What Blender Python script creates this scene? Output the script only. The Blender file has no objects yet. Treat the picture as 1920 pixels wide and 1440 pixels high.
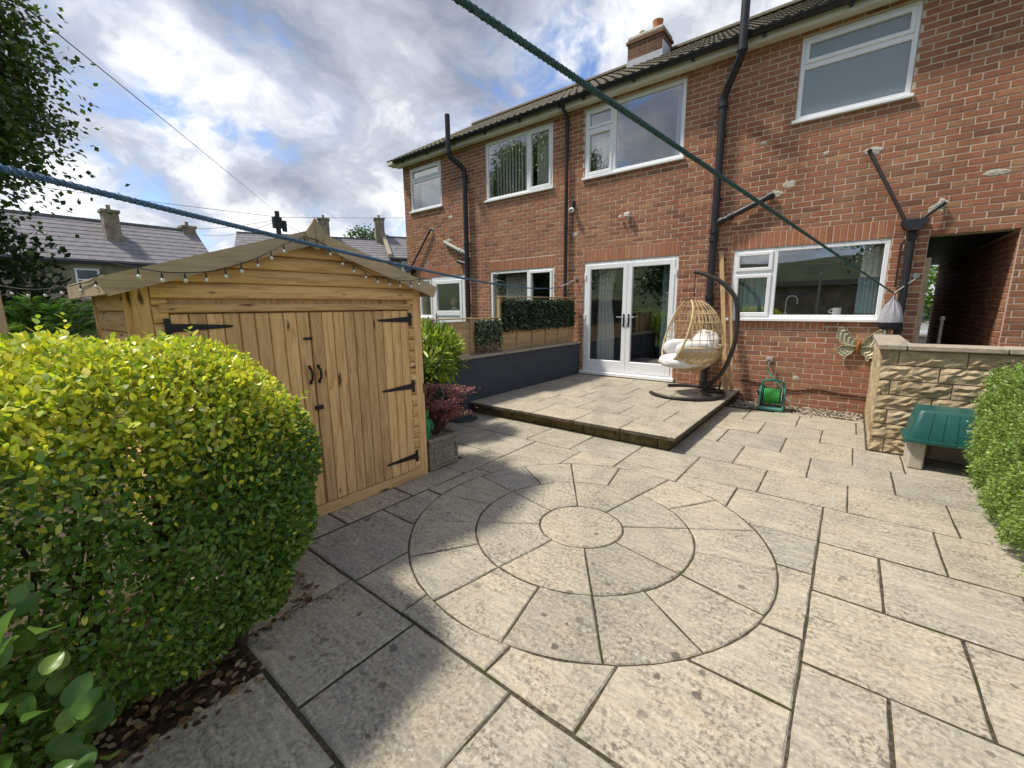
import bpy, math, random
import numpy as np
from mathutils import Vector, Matrix

random.seed(7)
rng = np.random.default_rng(7)
S = bpy.context.scene
COL = S.collection
R = math.radians

# ------------------------------------------------------------------ camera, sky, sun, exposure
cam_d = bpy.data.cameras.new('camera')
cam = bpy.data.objects.new('camera', cam_d)
COL.objects.link(cam)
cam_d.sensor_fit = 'HORIZONTAL'
cam_d.sensor_width = 36.0
cam_d.lens = 14.85
cam_d.clip_start = 0.02
cam_d.clip_end = 3000
_yaw, _pit, _rol = R(38.6), R(10.35), R(-0.6)
_f = Vector((-math.sin(_yaw) * math.cos(_pit), math.cos(_yaw) * math.cos(_pit), -math.sin(_pit)))
_r = Vector((math.cos(_yaw), math.sin(_yaw), 0))
_u = _r.cross(_f)
_r2 = _r * math.cos(_rol) + _u * math.sin(_rol)
_u2 = _u * math.cos(_rol) - _r * math.sin(_rol)
M = Matrix((_r2, _u2, -_f)).transposed().to_4x4()
M.translation = (0, 0, 1.5)
cam.matrix_world = M
S.camera = cam

SUN_TO = Vector((-0.5, -0.31, 1.0)).normalized()
sun_el = math.asin(SUN_TO.z)
sun_az = math.atan2(SUN_TO.x, SUN_TO.y)          # clockwise from +Y
W = bpy.data.worlds.new('World')
S.world = W
W.use_nodes = True
wt = W.node_tree
wt.nodes.clear()


class NT:
    def __init__(self, tree):
        self.t = tree

    def n(self, typ, props=None, **inp):
        nd = self.t.nodes.new(typ)
        for k, v in (props or {}).items():
            setattr(nd, k, v)
        for k, v in inp.items():
            key = k
            if k[0] == 'i' and k[1:].isdigit():
                s = nd.inputs[int(k[1:])]
            else:
                s = nd.inputs[key.replace('_', ' ')]
            if isinstance(v, bpy.types.NodeSocket):
                self.t.links.new(v, s)
            else:
                s.default_value = v
        return nd

    def math(self, op, a, b=0.0, clamp=False):
        return self.n('ShaderNodeMath', {'operation': op, 'use_clamp': clamp}, i0=a, i1=b).outputs[0]

    def vmath(self, op, a, b=(0, 0, 0)):
        return self.n('ShaderNodeVectorMath', {'operation': op}, i0=a, i1=b).outputs[0]

    def mix(self, f, a, b, blend='MIX'):
        nd = self.n('ShaderNodeMix', {'data_type': 'RGBA', 'blend_type': blend})
        for i, v in ((0, f), (6, a), (7, b)):
            if isinstance(v, bpy.types.NodeSocket):
                self.t.links.new(v, nd.inputs[i])
            else:
                nd.inputs[i].default_value = v if i == 0 else (tuple(v) + (1,) if len(v) == 3 else v)
        return nd.outputs[2]

    def ramp(self, f, stops, interp='LINEAR'):
        nd = self.n('ShaderNodeValToRGB', i0=f)
        cr = nd.color_ramp
        cr.interpolation = interp
        while len(cr.elements) < len(stops):
            cr.elements.new(0.5)
        for e, (p, c) in zip(cr.elements, stops):
            e.position = p
            e.color = (c, c, c, 1) if isinstance(c, (int, float)) else tuple(c) + (1,)
        return nd.outputs[0]

    def noise(self, vec, scale, detail=3, rough=0.55, dist=0.0):
        nd = self.n('ShaderNodeTexNoise', Scale=scale, Detail=detail, Roughness=rough, Distortion=dist)
        self.t.links.new(vec, nd.inputs['Vector'])
        return nd.outputs[0]

    def map(self, vec, scale=(1, 1, 1), loc=(0, 0, 0), rot=(0, 0, 0)):
        nd = self.n('ShaderNodeMapping')
        self.t.links.new(vec, nd.inputs[0])
        nd.inputs['Location'].default_value = loc
        nd.inputs['Rotation'].default_value = rot
        nd.inputs['Scale'].default_value = scale
        return nd.outputs[0]

    def pos(self):
        return self.n('ShaderNodeNewGeometry').outputs['Position']


w = NT(wt)
sky = w.n('ShaderNodeTexSky', {'sky_type': 'NISHITA', 'sun_disc': False, 'sun_elevation': sun_el, 'sun_rotation': sun_az,
                               'air_density': 1.0, 'dust_density': 0.6, 'ozone_density': 1.6})
dirv = w.n('ShaderNodeTexCoord').outputs['Generated']
sep = w.n('ShaderNodeSeparateXYZ', i0=dirv)
zz = w.math('MAXIMUM', w.math('ADD', sep.outputs[2], 0.42), 0.05)
cx = w.math('DIVIDE', sep.outputs[0], zz)
cy = w.math('DIVIDE', sep.outputs[1], zz)
SKY_SEED = 8.4
cv = w.n('ShaderNodeCombineXYZ', i0=cx, i1=cy, i2=SKY_SEED).outputs[0]
warp = w.n('ShaderNodeTexNoise', Scale=2.6, Detail=4)
wt.links.new(cv, warp.inputs['Vector'])
cvw = w.vmath('ADD', cv, w.vmath('SCALE', warp.outputs[1]) if False else w.vmath('MULTIPLY', warp.outputs[1], (0.32, 0.32, 0.2)))
n1 = w.noise(cvw, 1.9, 7, 0.56)
n2 = w.noise(w.map(cvw, loc=(3.1, 7.7, 1.2)), 3.8, 8, 0.6)
n3 = w.noise(w.map(cvw, loc=(9.1, 1.7, 4.2)), 1.5, 5, 0.5)
dens = w.ramp(w.math('ADD', w.math('MULTIPLY', n1, 0.7), w.math('MULTIPLY', n2, 0.3)), [(0.42, 0.0), (0.475, 0.85), (0.54, 1.0)])
lum = w.math('ADD', w.math('MULTIPLY', n3, 0.5), w.math('MULTIPLY', n2, 0.5))
CLOUD_K = 3.8
ccol = w.ramp(lum, [(0.39, (0.42, 0.46, 0.57)), (0.50, (0.80, 0.85, 0.97)), (0.58, (1.48, 1.50, 1.54))])
ccol = w.mix(1.0, ccol, (CLOUD_K, CLOUD_K, CLOUD_K), 'MULTIPLY')
skyc = w.mix(1.0, sky.outputs[0], (0.72, 0.78, 0.92), 'MULTIPLY')
final = w.mix(dens, skyc, ccol)
bg = w.n('ShaderNodeBackground', Color=final, Strength=0.12)
out = w.n('ShaderNodeOutputWorld', Surface=bg.outputs[0])

sd = bpy.data.lights.new('sun', 'SUN')
sd.energy = 3.0
sd.angle = R(5.0)
sd.color = (1.0, 0.94, 0.84)
so = bpy.data.objects.new('sun', sd)
COL.objects.link(so)
so.location = (-6, -8, 14)
so.rotation_euler = SUN_TO.to_track_quat('Z', 'Y').to_euler()
S.view_settings.view_transform = 'Standard'
S.view_settings.look = 'None'
S.view_settings.exposure = 0.78
S.view_settings.gamma = 1.0
S.cycles.max_bounces = 8
S.cycles.transparent_max_bounces = 12

# ------------------------------------------------------------------ materials
MATS = {}


def newmat(name):
    m = bpy.data.materials.new(name)
    m.use_nodes = True
    m.node_tree.nodes.clear()
    MATS[name] = m
    return m, NT(m.node_tree)


def finish(t, col, rough=0.8, bump=None, bstr=0.3, bdist=0.01, spec=0.3, metal=0.0, normal=None, coat=0.0):
    p = t.n('ShaderNodeBsdfPrincipled')
    L = t.t.links
    for k, v in (('Base Color', col), ('Roughness', rough), ('Metallic', metal), ('Specular IOR Level', spec), ('Coat Weight', coat)):
        if isinstance(v, bpy.types.NodeSocket):
            L.new(v, p.inputs[k])
        else:
            p.inputs[k].default_value = tuple(v) + (1,) if isinstance(v, (tuple, list)) and len(v) == 3 else v
    if bump is not None:
        b = t.n('ShaderNodeBump', Strength=bstr, Distance=bdist, Height=bump)
        L.new(b.outputs[0], p.inputs['Normal'])
    t.n('ShaderNodeOutputMaterial', Surface=p.outputs[0])
    return p


def simple(name, col, rough=0.6, var=0.12, scale=30, bstr=0.15, spec=0.3, metal=0.0, bdist=0.004, dirt=0.0, coat=0.0):
    m, t = newmat(name)
    p = t.pos()
    n = t.noise(p, scale, 4, 0.6)
    a = tuple(c * (1 - var) for c in col)
    b = tuple(min(1, c * (1 + var)) for c in col)
    c = t.ramp(n, [(0.3, a), (0.7, b)])
    if dirt:
        d = t.ramp(t.noise(p, 4.5, 5, 0.65), [(0.45, 0.0), (0.75, dirt)])
        c = t.mix(d, c, tuple(x * 0.45 for x in col))
    r = t.ramp(t.noise(p, scale * 0.4, 3), [(0.3, max(0.02, rough - 0.08)), (0.7, min(1, rough + 0.08))])
    finish(t, c, r, n, bstr, bdist, spec, metal, coat=coat)
    return m


def objrand(t):
    return t.n('ShaderNodeObjectInfo').outputs['Random']


def islerand(t):
    return t.n('ShaderNodeNewGeometry').outputs['Random Per Island']


def brick_mat(name, src, tone=(1, 1, 1), orange=0.0):
    m, t = newmat(name)
    rnd = objrand(t) if src == 'obj' else islerand(t)
    p = t.pos()
    base = t.ramp(rnd, [(0.0, (0.175, 0.078, 0.054)), (0.14, (0.285, 0.118, 0.074)), (0.40, (0.355, 0.148, 0.090)), (0.62, (0.31, 0.122, 0.076)),
                        (0.80, (0.43, 0.208, 0.118)), (0.90, (0.235, 0.105, 0.080)), (1.0, (0.44, 0.245, 0.145))])
    base = t.mix(1.0, base, tuple(a_ * b_ for a_, b_ in zip(tone, (1.02, 1.02, 0.92))), 'MULTIPLY')
    if orange:
        base = t.mix(orange, base, (0.46, 0.185, 0.095))
    rs = t.math('MULTIPLY', rnd, 57.0)
    off = t.n('ShaderNodeCombineXYZ', i0=rs, i1=rs, i2=rs).outputs[0]
    pp = t.vmath('ADD', p, off)
    n = t.noise(pp, 22, 5, 0.65)
    fine = t.noise(p, 190, 3, 0.7)
    c = t.mix(t.ramp(n, [(0.35, 0.0), (0.72, 0.6)]), base, t.mix(1.0, base, (0.55, 0.5, 0.5), 'MULTIPLY'))
    # ochre wash and limey bloom that drift over neighbouring bricks, old run-off stains
    big = t.ramp(t.noise(p, 0.9, 4, 0.6), [(0.42, 0.0), (0.72, 0.6)])
    c = t.mix(t.math('MULTIPLY', big, 0.6), c, (0.42, 0.235, 0.135))
    drk = t.ramp(t.noise(t.map(p, (2.0, 2.0, 0.5)), 1.3, 5, 0.6), [(0.50, 0.0), (0.75, 0.55)])
    c = t.mix(drk, c, t.mix(1.0, c, (0.52, 0.48, 0.48), 'MULTIPLY'))
    wht = t.ramp(t.noise(p, 7.5, 6, 0.7), [(0.60, 0.0), (0.76, 0.4)])
    c = t.mix(wht, c, (0.56, 0.47, 0.38))
    c = t.mix(t.ramp(fine, [(0.4, 0.0), (0.8, 0.3)]), c, (0.5, 0.27, 0.18))
    finish(t, c, 0.88, t.math('ADD', n, t.math('MULTIPLY', fine, 0.6)), 0.5, 0.006, 0.2)


brick_mat('brick_one', 'obj')
brick_mat('brick_many', 'isle')
brick_mat('brick_soldier', 'obj', orange=0.6)
brick_mat('brick_soot', 'obj', (0.30, 0.36, 0.40))


def mortar_mat():
    m, t = newmat('mortar')
    p = t.pos()
    n = t.noise(p, 60, 4, 0.65)
    c = t.ramp(n, [(0.3, (0.50, 0.40, 0.30)), (0.7, (0.68, 0.57, 0.45))])
    d = t.ramp(t.noise(p, 1.6, 5, 0.6), [(0.45, 0.0), (0.75, 0.5)])
    c = t.mix(d, c, (0.46, 0.34, 0.25))
    finish(t, c, 0.95, n, 0.4, 0.006, 0.1)


mortar_mat()


def slab_mat():
    m, t = newmat('slab')
    p = t.pos()
    rnd = objrand(t)
    off = t.n('ShaderNodeCombineXYZ', i0=t.math('MULTIPLY', rnd, 31.0), i1=t.math('MULTIPLY', rnd, 17.0), i2=rnd).outputs[0]
    pp = t.vmath('ADD', p, off)
    base = t.ramp(rnd, [(0.0, (0.345, 0.31, 0.25)), (0.25, (0.445, 0.395, 0.305)), (0.5, (0.375, 0.345, 0.29)), (0.78, (0.48, 0.42, 0.315)), (1.0, (0.40, 0.36, 0.285))])
    # riven strata, stretched along the house
    strat = t.noise(t.map(pp, (2.2, 11.0, 6.0), rot=(0, 0, 0.12)), 3.2, 6, 0.62, 0.6)
    c = t.mix(t.ramp(strat, [(0.36, 0.0), (0.64, 1.0)]), t.mix(1.0, base, (0.80, 0.80, 0.82), 'MULTIPLY'), t.mix(1.0, base, (1.12, 1.10, 1.04), 'MULTIPLY'))
    ochre = t.ramp(t.noise(t.map(pp, (1.2, 4.0, 1)), 2.6, 5, 0.6), [(0.52, 0.0), (0.75, 0.45)])
    c = t.mix(ochre, c, (0.48, 0.375, 0.225))
    # grey weathering film
    grey = t.ramp(t.noise(p, 1.3, 5, 0.6), [(0.40, 0.0), (0.70, 0.7)])
    c = t.mix(grey, c, t.mix(1.0, c, (0.70, 0.72, 0.76), 'MULTIPLY'))
    # dark pitting in clusters, denser where the film is
    pit = t.noise(p, 46, 5, 0.68)
    pit2 = t.noise(t.map(pp, (9, 62, 40), rot=(0, 0, 0.07)), 1.0, 5, 0.62)
    clus = t.ramp(t.noise(pp, 4.5, 4, 0.6), [(0.36, 0.15), (0.66, 1.0)])
    pm = t.math('MULTIPLY', t.ramp(pit, [(0.47, 0.0), (0.60, 0.95)]), clus, True)
    c = t.mix(pm, c, (0.135, 0.115, 0.088))
    c = t.mix(t.math('MULTIPLY', t.ramp(pit2, [(0.54, 0.0), (0.66, 0.75)]), t.math('MULTIPLY', clus, t.ramp(rnd, [(0.0, 0.35), (0.5, 1.0), (1.0, 0.55)]))), c, (0.15, 0.125, 0.095))
    pale = t.ramp(t.noise(p, 52, 4, 0.7), [(0.53, 0.0), (0.68, 0.6)])
    c = t.mix(pale, c, (0.58, 0.545, 0.455))
    # round black lichen spots, sparse, only where a patchy mask lets them grow
    vo = t.n('ShaderNodeTexVoronoi', {'feature': 'F1', 'distance': 'EUCLIDEAN', 'voronoi_dimensions': '2D'}, Scale=7.0, Randomness=1.0)
    wob = t.vmath('ADD', p, t.vmath('MULTIPLY', t.n('ShaderNodeTexNoise', Scale=42.0, Detail=3.0, Vector=p).outputs[1], (0.034, 0.034, 0.0)))
    t.t.links.new(t.vmath('MULTIPLY', wob, (1, 1, 0)), vo.inputs['Vector'])
    cellr = t.n('ShaderNodeSeparateXYZ', i0=vo.outputs['Color'])
    rad = t.math('MULTIPLY', t.math('SUBTRACT', cellr.outputs[0], 0.42), 0.30)
    spot = t.ramp(t.math('SUBTRACT', rad, vo.outputs['Distance']), [(0.0, 0.0), (0.018, 1.0)])
    patch = t.ramp(t.noise(p, 1.7, 3, 0.5), [(0.44, 0.0), (0.52, 1.0)])
    yy = t.n('ShaderNodeSeparateXYZ', i0=p).outputs[1]
    patch = t.math('MULTIPLY', patch, t.ramp(t.math('MULTIPLY', yy, 0.2), [(0.48, 1.0), (0.78, 0.12)]))
    spot = t.math('MULTIPLY', t.math('MULTIPLY', spot, patch), t.math('ADD', t.math('MULTIPLY', cellr.outputs[1], 0.55), 0.35))
    c = t.mix(spot, c, (0.10, 0.088, 0.072))
    h = t.math('ADD', t.math('MULTIPLY', strat, 1.4), t.math('MULTIPLY', pit, 0.35))
    finish(t, c, 0.9, h, 0.55, 0.012, 0.2)


slab_mat()


def soil_mat(name, dark, light, green=None, scale=40):
    m, t = newmat(name)
    p = t.pos()
    n = t.noise(p, scale, 6, 0.7)
    c = t.ramp(n, [(0.35, dark), (0.68, light)])
    if green:
        g = t.ramp(t.noise(p, 5.5, 5, 0.7), [(0.50, 0.0), (0.60, 1.0)])
        c = t.mix(g, c, green)
    finish(t, c, 0.97, n, 0.8, 0.02, 0.1)


soil_mat('joint_soil', (0.03, 0.025, 0.018), (0.17, 0.14, 0.10), (0.06, 0.065, 0.02), 70)
soil_mat('bed_soil', (0.02, 0.013, 0.009), (0.085, 0.055, 0.035), None, 45)
soil_mat('lawn', (0.03, 0.05, 0.012), (0.07, 0.11, 0.03), None, 6)
soil_mat('asphalt', (0.035, 0.035, 0.036), (0.07, 0.07, 0.07), None, 60)


def wood_mat(name, axis, lightc, darkc, knots=0.8, grey=0.0):
    m, t = newmat(name)
    p = t.pos()
    rnd = objrand(t)
    off = t.n('ShaderNodeCombineXYZ', i0=t.math('MULTIPLY', rnd, 13.0), i1=t.math('MULTIPLY', rnd, 29.0), i2=t.math('MULTIPLY', rnd, 7.0)).outputs[0]
    pp = t.vmath('ADD', p, off)
    sc = {'x': (1.2, 16, 16), 'y': (16, 1.2, 16), 'z': (16, 16, 1.2)}[axis]
    sk = {'x': (2.2, 9, 9), 'y': (9, 2.2, 9), 'z': (9, 9, 2.2)}[axis]
    g = t.noise(t.map(pp, sc), 2.2, 6, 0.62, 1.2)
    fine = t.noise(t.map(pp, tuple(s * 5 for s in sc)), 2.0, 3, 0.6)
    shade = t.ramp(rnd, [(0.0, 0.80), (0.5, 1.0), (1.0, 1.13)])
    c = t.ramp(g, [(0.30, darkc), (0.52, lightc), (0.75, tuple(min(1, x * 1.12) for x in lightc))])
    c = t.mix(1.0, c, shade, 'MULTIPLY')
    c = t.mix(t.ramp(fine, [(0.5, 0.0), (0.75, 0.25)]), c, darkc)
    sp = t.n('ShaderNodeSeparateXYZ', i0=pp).outputs
    al = {'x': 0, 'y': 1, 'z': 2}[axis]
    oth = [i for i in range(3) if i != al]
    kv = t.n('ShaderNodeCombineXYZ', i0=t.math('MULTIPLY', t.math('ADD', sp[oth[0]], sp[oth[1]]), 9.0), i1=t.math('MULTIPLY', sp[al], 2.6), i2=0.0).outputs[0]
    kw = t.vmath('ADD', kv, t.vmath('MULTIPLY', t.n('ShaderNodeTexNoise', Scale=14.0, Detail=2.0, Vector=p).outputs[1], (0.22, 0.10, 0.0)))
    vo = t.n('ShaderNodeTexVoronoi', {'feature': 'F1', 'voronoi_dimensions': '2D'}, Scale=0.85)
    t.t.links.new(kw, vo.inputs['Vector'])
    kr = t.n('ShaderNodeSeparateXYZ', i0=vo.outputs['Color']).outputs[0]
    rad = t.math('MULTIPLY', t.math('SUBTRACT', kr, 0.40), 0.26)
    k = t.ramp(t.math('SUBTRACT', rad, vo.outputs['Distance']), [(0.0, 0.0), (0.07, 1.0)])
    c = t.mix(t.math('MULTIPLY', k, knots), c, (0.115, 0.05, 0.022))
    if grey:
        gm = t.ramp(t.noise(p, 3.0, 4, 0.6), [(0.3, grey * 0.6), (0.7, grey)])
        c = t.mix(gm, c, (0.31, 0.27, 0.21))
    finish(t, c, 0.72, t.math('ADD', g, t.math('MULTIPLY', fine, 0.4)), 0.3, 0.004, 0.25)


for ax in 'xyz':
    wood_mat('shed_wood_' + ax, ax, (0.74, 0.475, 0.215), (0.47, 0.25, 0.09), 0.95)
    wood_mat('grey_wood_' + ax, ax, (0.50, 0.37, 0.22), (0.30, 0.21, 0.12), 0.6, 0.34)
    wood_mat('fence_wood_' + ax, ax, (0.50, 0.34, 0.17), (0.30, 0.18, 0.08), 0.5, 0.2)


def leaf_mat(name, trans=0.35, rough=0.42, spec=0.4):
    """colour comes from the per-leaf attribute 'col' (pigment, plus painted sunlight on the privet crown)"""
    m, t = newmat(name)
    c = t.n('ShaderNodeAttribute', {'attribute_name': 'col'}).outputs['Color']
    n = t.noise(t.pos(), 55, 3, 0.6)
    c2 = t.mix(t.ramp(n, [(0.35, 0.0), (0.75, 0.5)]), c, t.mix(1.0, c, (0.62, 0.70, 0.55), 'MULTIPLY'))
    p = t.n('ShaderNodeBsdfPrincipled', Roughness=rough)
    p.inputs['Specular IOR Level'].default_value = spec
    t.t.links.new(c2, p.inputs['Base Color'])
    tr = t.n('ShaderNodeBsdfTranslucent')
    t.t.links.new(t.mix(1.0, c2, (1.25, 1.35, 0.7), 'MULTIPLY'), tr.inputs[0])
    mx = t.n('ShaderNodeMixShader', i0=trans)
    t.t.links.new(p.outputs[0], mx.inputs[1])
    t.t.links.new(tr.outputs[0], mx.inputs[2])
    t.n('ShaderNodeOutputMaterial', Surface=mx.outputs[0])


leaf_mat('leaf')
leaf_mat('leaf_glossy', 0.30, 0.33, 0.45)
leaf_mat('leaf_plastic', 0.05, 0.38, 0.5)


def glass_mat(name, r0=0.17, tint=(0.97, 0.985, 0.98)):
    """thin pane: Schlick reflectance, the same from both sides, over clear transmission"""
    m, t = newmat(name)
    geo = t.n('ShaderNodeNewGeometry')
    dt = t.n('ShaderNodeVectorMath', {'operation': 'DOT_PRODUCT'}, i0=geo.outputs['Incoming'], i1=geo.outputs['Normal'])
    cs = t.math('ABSOLUTE', dt.outputs['Value'])
    sch = t.math('ADD', t.math('MULTIPLY', t.math('POWER', t.math('SUBTRACT', 1.0, cs), 5.0), 1.0 - r0), r0, True)
    tr = t.n('ShaderNodeBsdfTransparent', Color=tuple(tint) + (1,))
    gl = t.n('ShaderNodeBsdfGlossy', Roughness=0.0)
    gl.inputs['Color'].default_value = (1, 1, 1, 1)
    wv = t.noise(t.pos(), 1.6, 2, 0.5)
    bm_ = t.n('ShaderNodeBump', Strength=0.015, Distance=0.02, Height=wv)
    t.t.links.new(bm_.outputs[0], gl.inputs['Normal'])
    mx = t.n('ShaderNodeMixShader')
    t.t.links.new(sch, mx.inputs[0])
    t.t.links.new(tr.outputs[0], mx.inputs[1])
    t.t.links.new(gl.outputs[0], mx.inputs[2])
    t.n('ShaderNodeOutputMaterial', Surface=mx.outputs[0])


glass_mat('glass')


def obscure_glass():
    m, t = newmat('obscure_glass')
    p = t.pos()
    n = t.noise(t.map(p, (34, 1, 5)), 3.0, 3, 0.6)
    pr = finish(t, (0.40, 0.46, 0.51), 0.2, n, 0.35, 0.01, 0.6)
    pr.inputs['Transmission Weight'].default_value = 0.35
    pr.inputs['IOR'].default_value = 1.45


obscure_glass()

simple('upvc', (0.80, 0.81, 0.82), 0.32, 0.02, 12, 0.03, 0.5, dirt=0.08)
simple('soffit_white', (0.66, 0.62, 0.52), 0.5, 0.06, 9, 0.05, 0.3, dirt=0.25)
simple('black_pipe', (0.016, 0.015, 0.018), 0.5, 0.2, 25, 0.06, 0.5, dirt=0.2)
simple('gutter_black', (0.014, 0.014, 0.016), 0.4, 0.2, 20, 0.05, 0.4)
simple('grey_pipe', (0.36, 0.36, 0.33), 0.6, 0.12, 30, 0.1, 0.3, dirt=0.3)
simple('roof_tile', (0.135, 0.12, 0.085), 0.93, 0.35, 45, 0.6, 0.15, bdist=0.01, dirt=0.5)
simple('slate', (0.185, 0.175, 0.185), 0.8, 0.25, 3.0, 0.3, 0.3, bdist=0.02)
simple('far_stone', (0.27, 0.225, 0.165), 0.95, 0.4, 2.5, 0.5, 0.1, bdist=0.05, dirt=0.5)
simple('ridge_grey', (0.15, 0.15, 0.155), 0.8, 0.2, 8)
simple('terracotta', (0.46, 0.17, 0.075), 0.85, 0.15, 20)
simple('lead', (0.42, 0.44, 0.47), 0.55, 0.1, 12)
simple('cement_patch', (0.50, 0.46, 0.38), 0.95, 0.2, 35, 0.8, 0.1, bdist=0.02)
simple('grey_render', (0.052, 0.060, 0.078), 0.75, 0.12, 14, 0.3, 0.25, bdist=0.006, dirt=0.3)
simple('coping', (0.36, 0.31, 0.24), 0.92, 0.25, 20, 0.5, 0.15, bdist=0.01, dirt=0.3)
simple('concrete', (0.47, 0.43, 0.35), 0.92, 0.12, 50, 0.4, 0.15, bdist=0.005, dirt=0.2)
simple('black_iron', (0.012, 0.011, 0.011), 0.5, 0.2, 60, 0.2, 0.4)
simple('chair_steel', (0.030, 0.024, 0.022), 0.45, 0.2, 40, 0.08, 0.45)
simple('rattan', (0.52, 0.385, 0.20), 0.6, 0.25, 60, 0.3, 0.3)
simple('cushion', (0.66, 0.65, 0.64), 0.9, 0.05, 25, 0.25, 0.1, bdist=0.01)
simple('curtain_white', (0.74, 0.74, 0.72), 0.9, 0.05, 20, 0.1, 0.1)
simple('curtain_teal', (0.40, 0.55, 0.57), 0.9, 0.08, 20, 0.1, 0.1)
simple('blind_cream', (0.62, 0.64, 0.55), 0.85, 0.06, 20, 0.1, 0.1)
simple('room_paint', (0.26, 0.25, 0.23), 0.9, 0.04, 3, 0.03, 0.1)
simple('hose_green', (0.04, 0.30, 0.055), 0.45, 0.15, 30, 0.05, 0.4)
simple('reel_teal', (0.035, 0.17, 0.13), 0.45, 0.15, 25, 0.08, 0.4)
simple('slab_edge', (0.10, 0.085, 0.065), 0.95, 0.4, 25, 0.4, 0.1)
simple('tub_green', (0.012, 0.085, 0.075), 0.38, 0.12, 9, 0.05, 0.45, dirt=0.15)
simple('statue_green', (0.02, 0.22, 0.09), 0.35, 0.15, 20, 0.1, 0.5)
simple('planter_stone', (0.27, 0.235, 0.175), 0.95, 0.3, 35, 0.6, 0.12, bdist=0.01, dirt=0.5)
simple('dark_base', (0.018, 0.035, 0.04), 0.5, 0.25, 30, 0.1, 0.4)
simple('bag_grey', (0.34, 0.335, 0.36), 0.85, 0.12, 30, 0.2, 0.15)
simple('bag_dark', (0.035, 0.033, 0.042), 0.85, 0.15, 30, 0.2, 0.15)
simple('verdigris', (0.46, 0.44, 0.31), 0.6, 0.35, 28, 0.4, 0.4, bdist=0.01, metal=0.2, dirt=0.4)
simple('copper', (0.42, 0.17, 0.06), 0.45, 0.3, 30, 0.3, 0.4, metal=0.5)
simple('steel', (0.55, 0.55, 0.54), 0.35, 0.1, 30, 0.05, 0.5, metal=0.9)
simple('white_plastic', (0.74, 0.74, 0.74), 0.4, 0.03, 20, 0.03, 0.4)
simple('bulb', (0.70, 0.68, 0.62), 0.25, 0.04, 20, 0.02, 0.5)
simple('dark_wire', (0.03, 0.03, 0.03), 0.6, 0.1, 20)
simple('pale_wire', (0.55, 0.55, 0.5), 0.6, 0.1, 20)
simple('rope_green', (0.06, 0.115, 0.115), 0.85, 0.5, 160, 0.6, 0.15, bdist=0.004)
simple('rope_blue', (0.085, 0.15, 0.235), 0.85, 0.5, 160, 0.6, 0.15, bdist=0.004)
simple('rope_pale', (0.52, 0.58, 0.58), 0.85, 0.3, 160, 0.4, 0.15, bdist=0.004)
simple('bark', (0.085, 0.06, 0.042), 0.95, 0.35, 25, 0.7, 0.1, bdist=0.02)
simple('stem_red', (0.11, 0.05, 0.035), 0.8, 0.3, 30)
simple('car_silver', (0.46, 0.47, 0.49), 0.25, 0.03, 10, 0.0, 0.5, metal=0.5, coat=0.6)
simple('tyre', (0.02, 0.02, 0.02), 0.8, 0.1, 30)
simple('skin', (0.56, 0.33, 0.24), 0.55, 0.06, 20)
simple('hair_blond', (0.55, 0.42, 0.24), 0.6, 0.2, 90, 0.3)
simple('cloth_white', (0.68, 0.66, 0.66), 0.9, 0.06, 20)
simple('cloth_navy', (0.05, 0.06, 0.10), 0.9, 0.1, 20)
simple('pebble', (0.33, 0.28, 0.22), 0.85, 0.4, 12, 0.2)
simple('hill_green', (0.045, 0.06, 0.025), 0.95, 0.4, 0.05, 0.0)
simple('far_pole', (0.055, 0.045, 0.038), 0.9, 0.2, 6)
simple('lamp_lens', (0.62, 0.60, 0.52), 0.2, 0.05, 30, 0.02, 0.6)


def rockface_mat():
    m, t = newmat('rockface')
    p = t.pos()
    rnd = objrand(t)
    base = t.ramp(rnd, [(0.0, (0.33, 0.26, 0.16)), (0.4, (0.48, 0.395, 0.26)), (0.75, (0.40, 0.32, 0.20)), (1.0, (0.52, 0.44, 0.31))])
    n = t.noise(p, 16, 5, 0.65)
    c = t.mix(t.ramp(n, [(0.4, 0.0), (0.7, 0.5)]), base, (0.30, 0.20, 0.09))
    c = t.mix(t.ramp(t.noise(p, 5.0, 5, 0.7), [(0.58, 0.0), (0.75, 0.7)]), c, (0.11, 0.09, 0.07))
    fine = t.noise(p, 120, 3, 0.7)
    finish(t, c, 0.92, t.math('ADD', n, t.math('MULTIPLY', fine, 0.5)), 0.5, 0.01, 0.15)


rockface_mat()

# ------------------------------------------------------------------ mesh helpers
WLOC = {}


def tag(o, label=None, cat=None, group=None, kind=None):
    if label:
        o['label'] = label
    if cat:
        o['category'] = cat
    if group:
        o['group'] = group
    if kind:
        o['kind'] = kind
    return o


def link(name, data, wl, parent=None):
    o = bpy.data.objects.new(name, data)
    COL.objects.link(o)
    if parent is not None:
        o.parent = parent
        p = WLOC[parent.name]
        o.location = (wl[0] - p[0], wl[1] - p[1], wl[2] - p[2])
    else:
        o.location = wl
    WLOC[o.name] = tuple(wl)
    return o


def thing(name, loc, label, cat, group=None):
    return tag(link(name, None, loc), label, cat, group)


def empty(name, loc, parent=None):
    return link(name, None, loc, parent)


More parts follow.
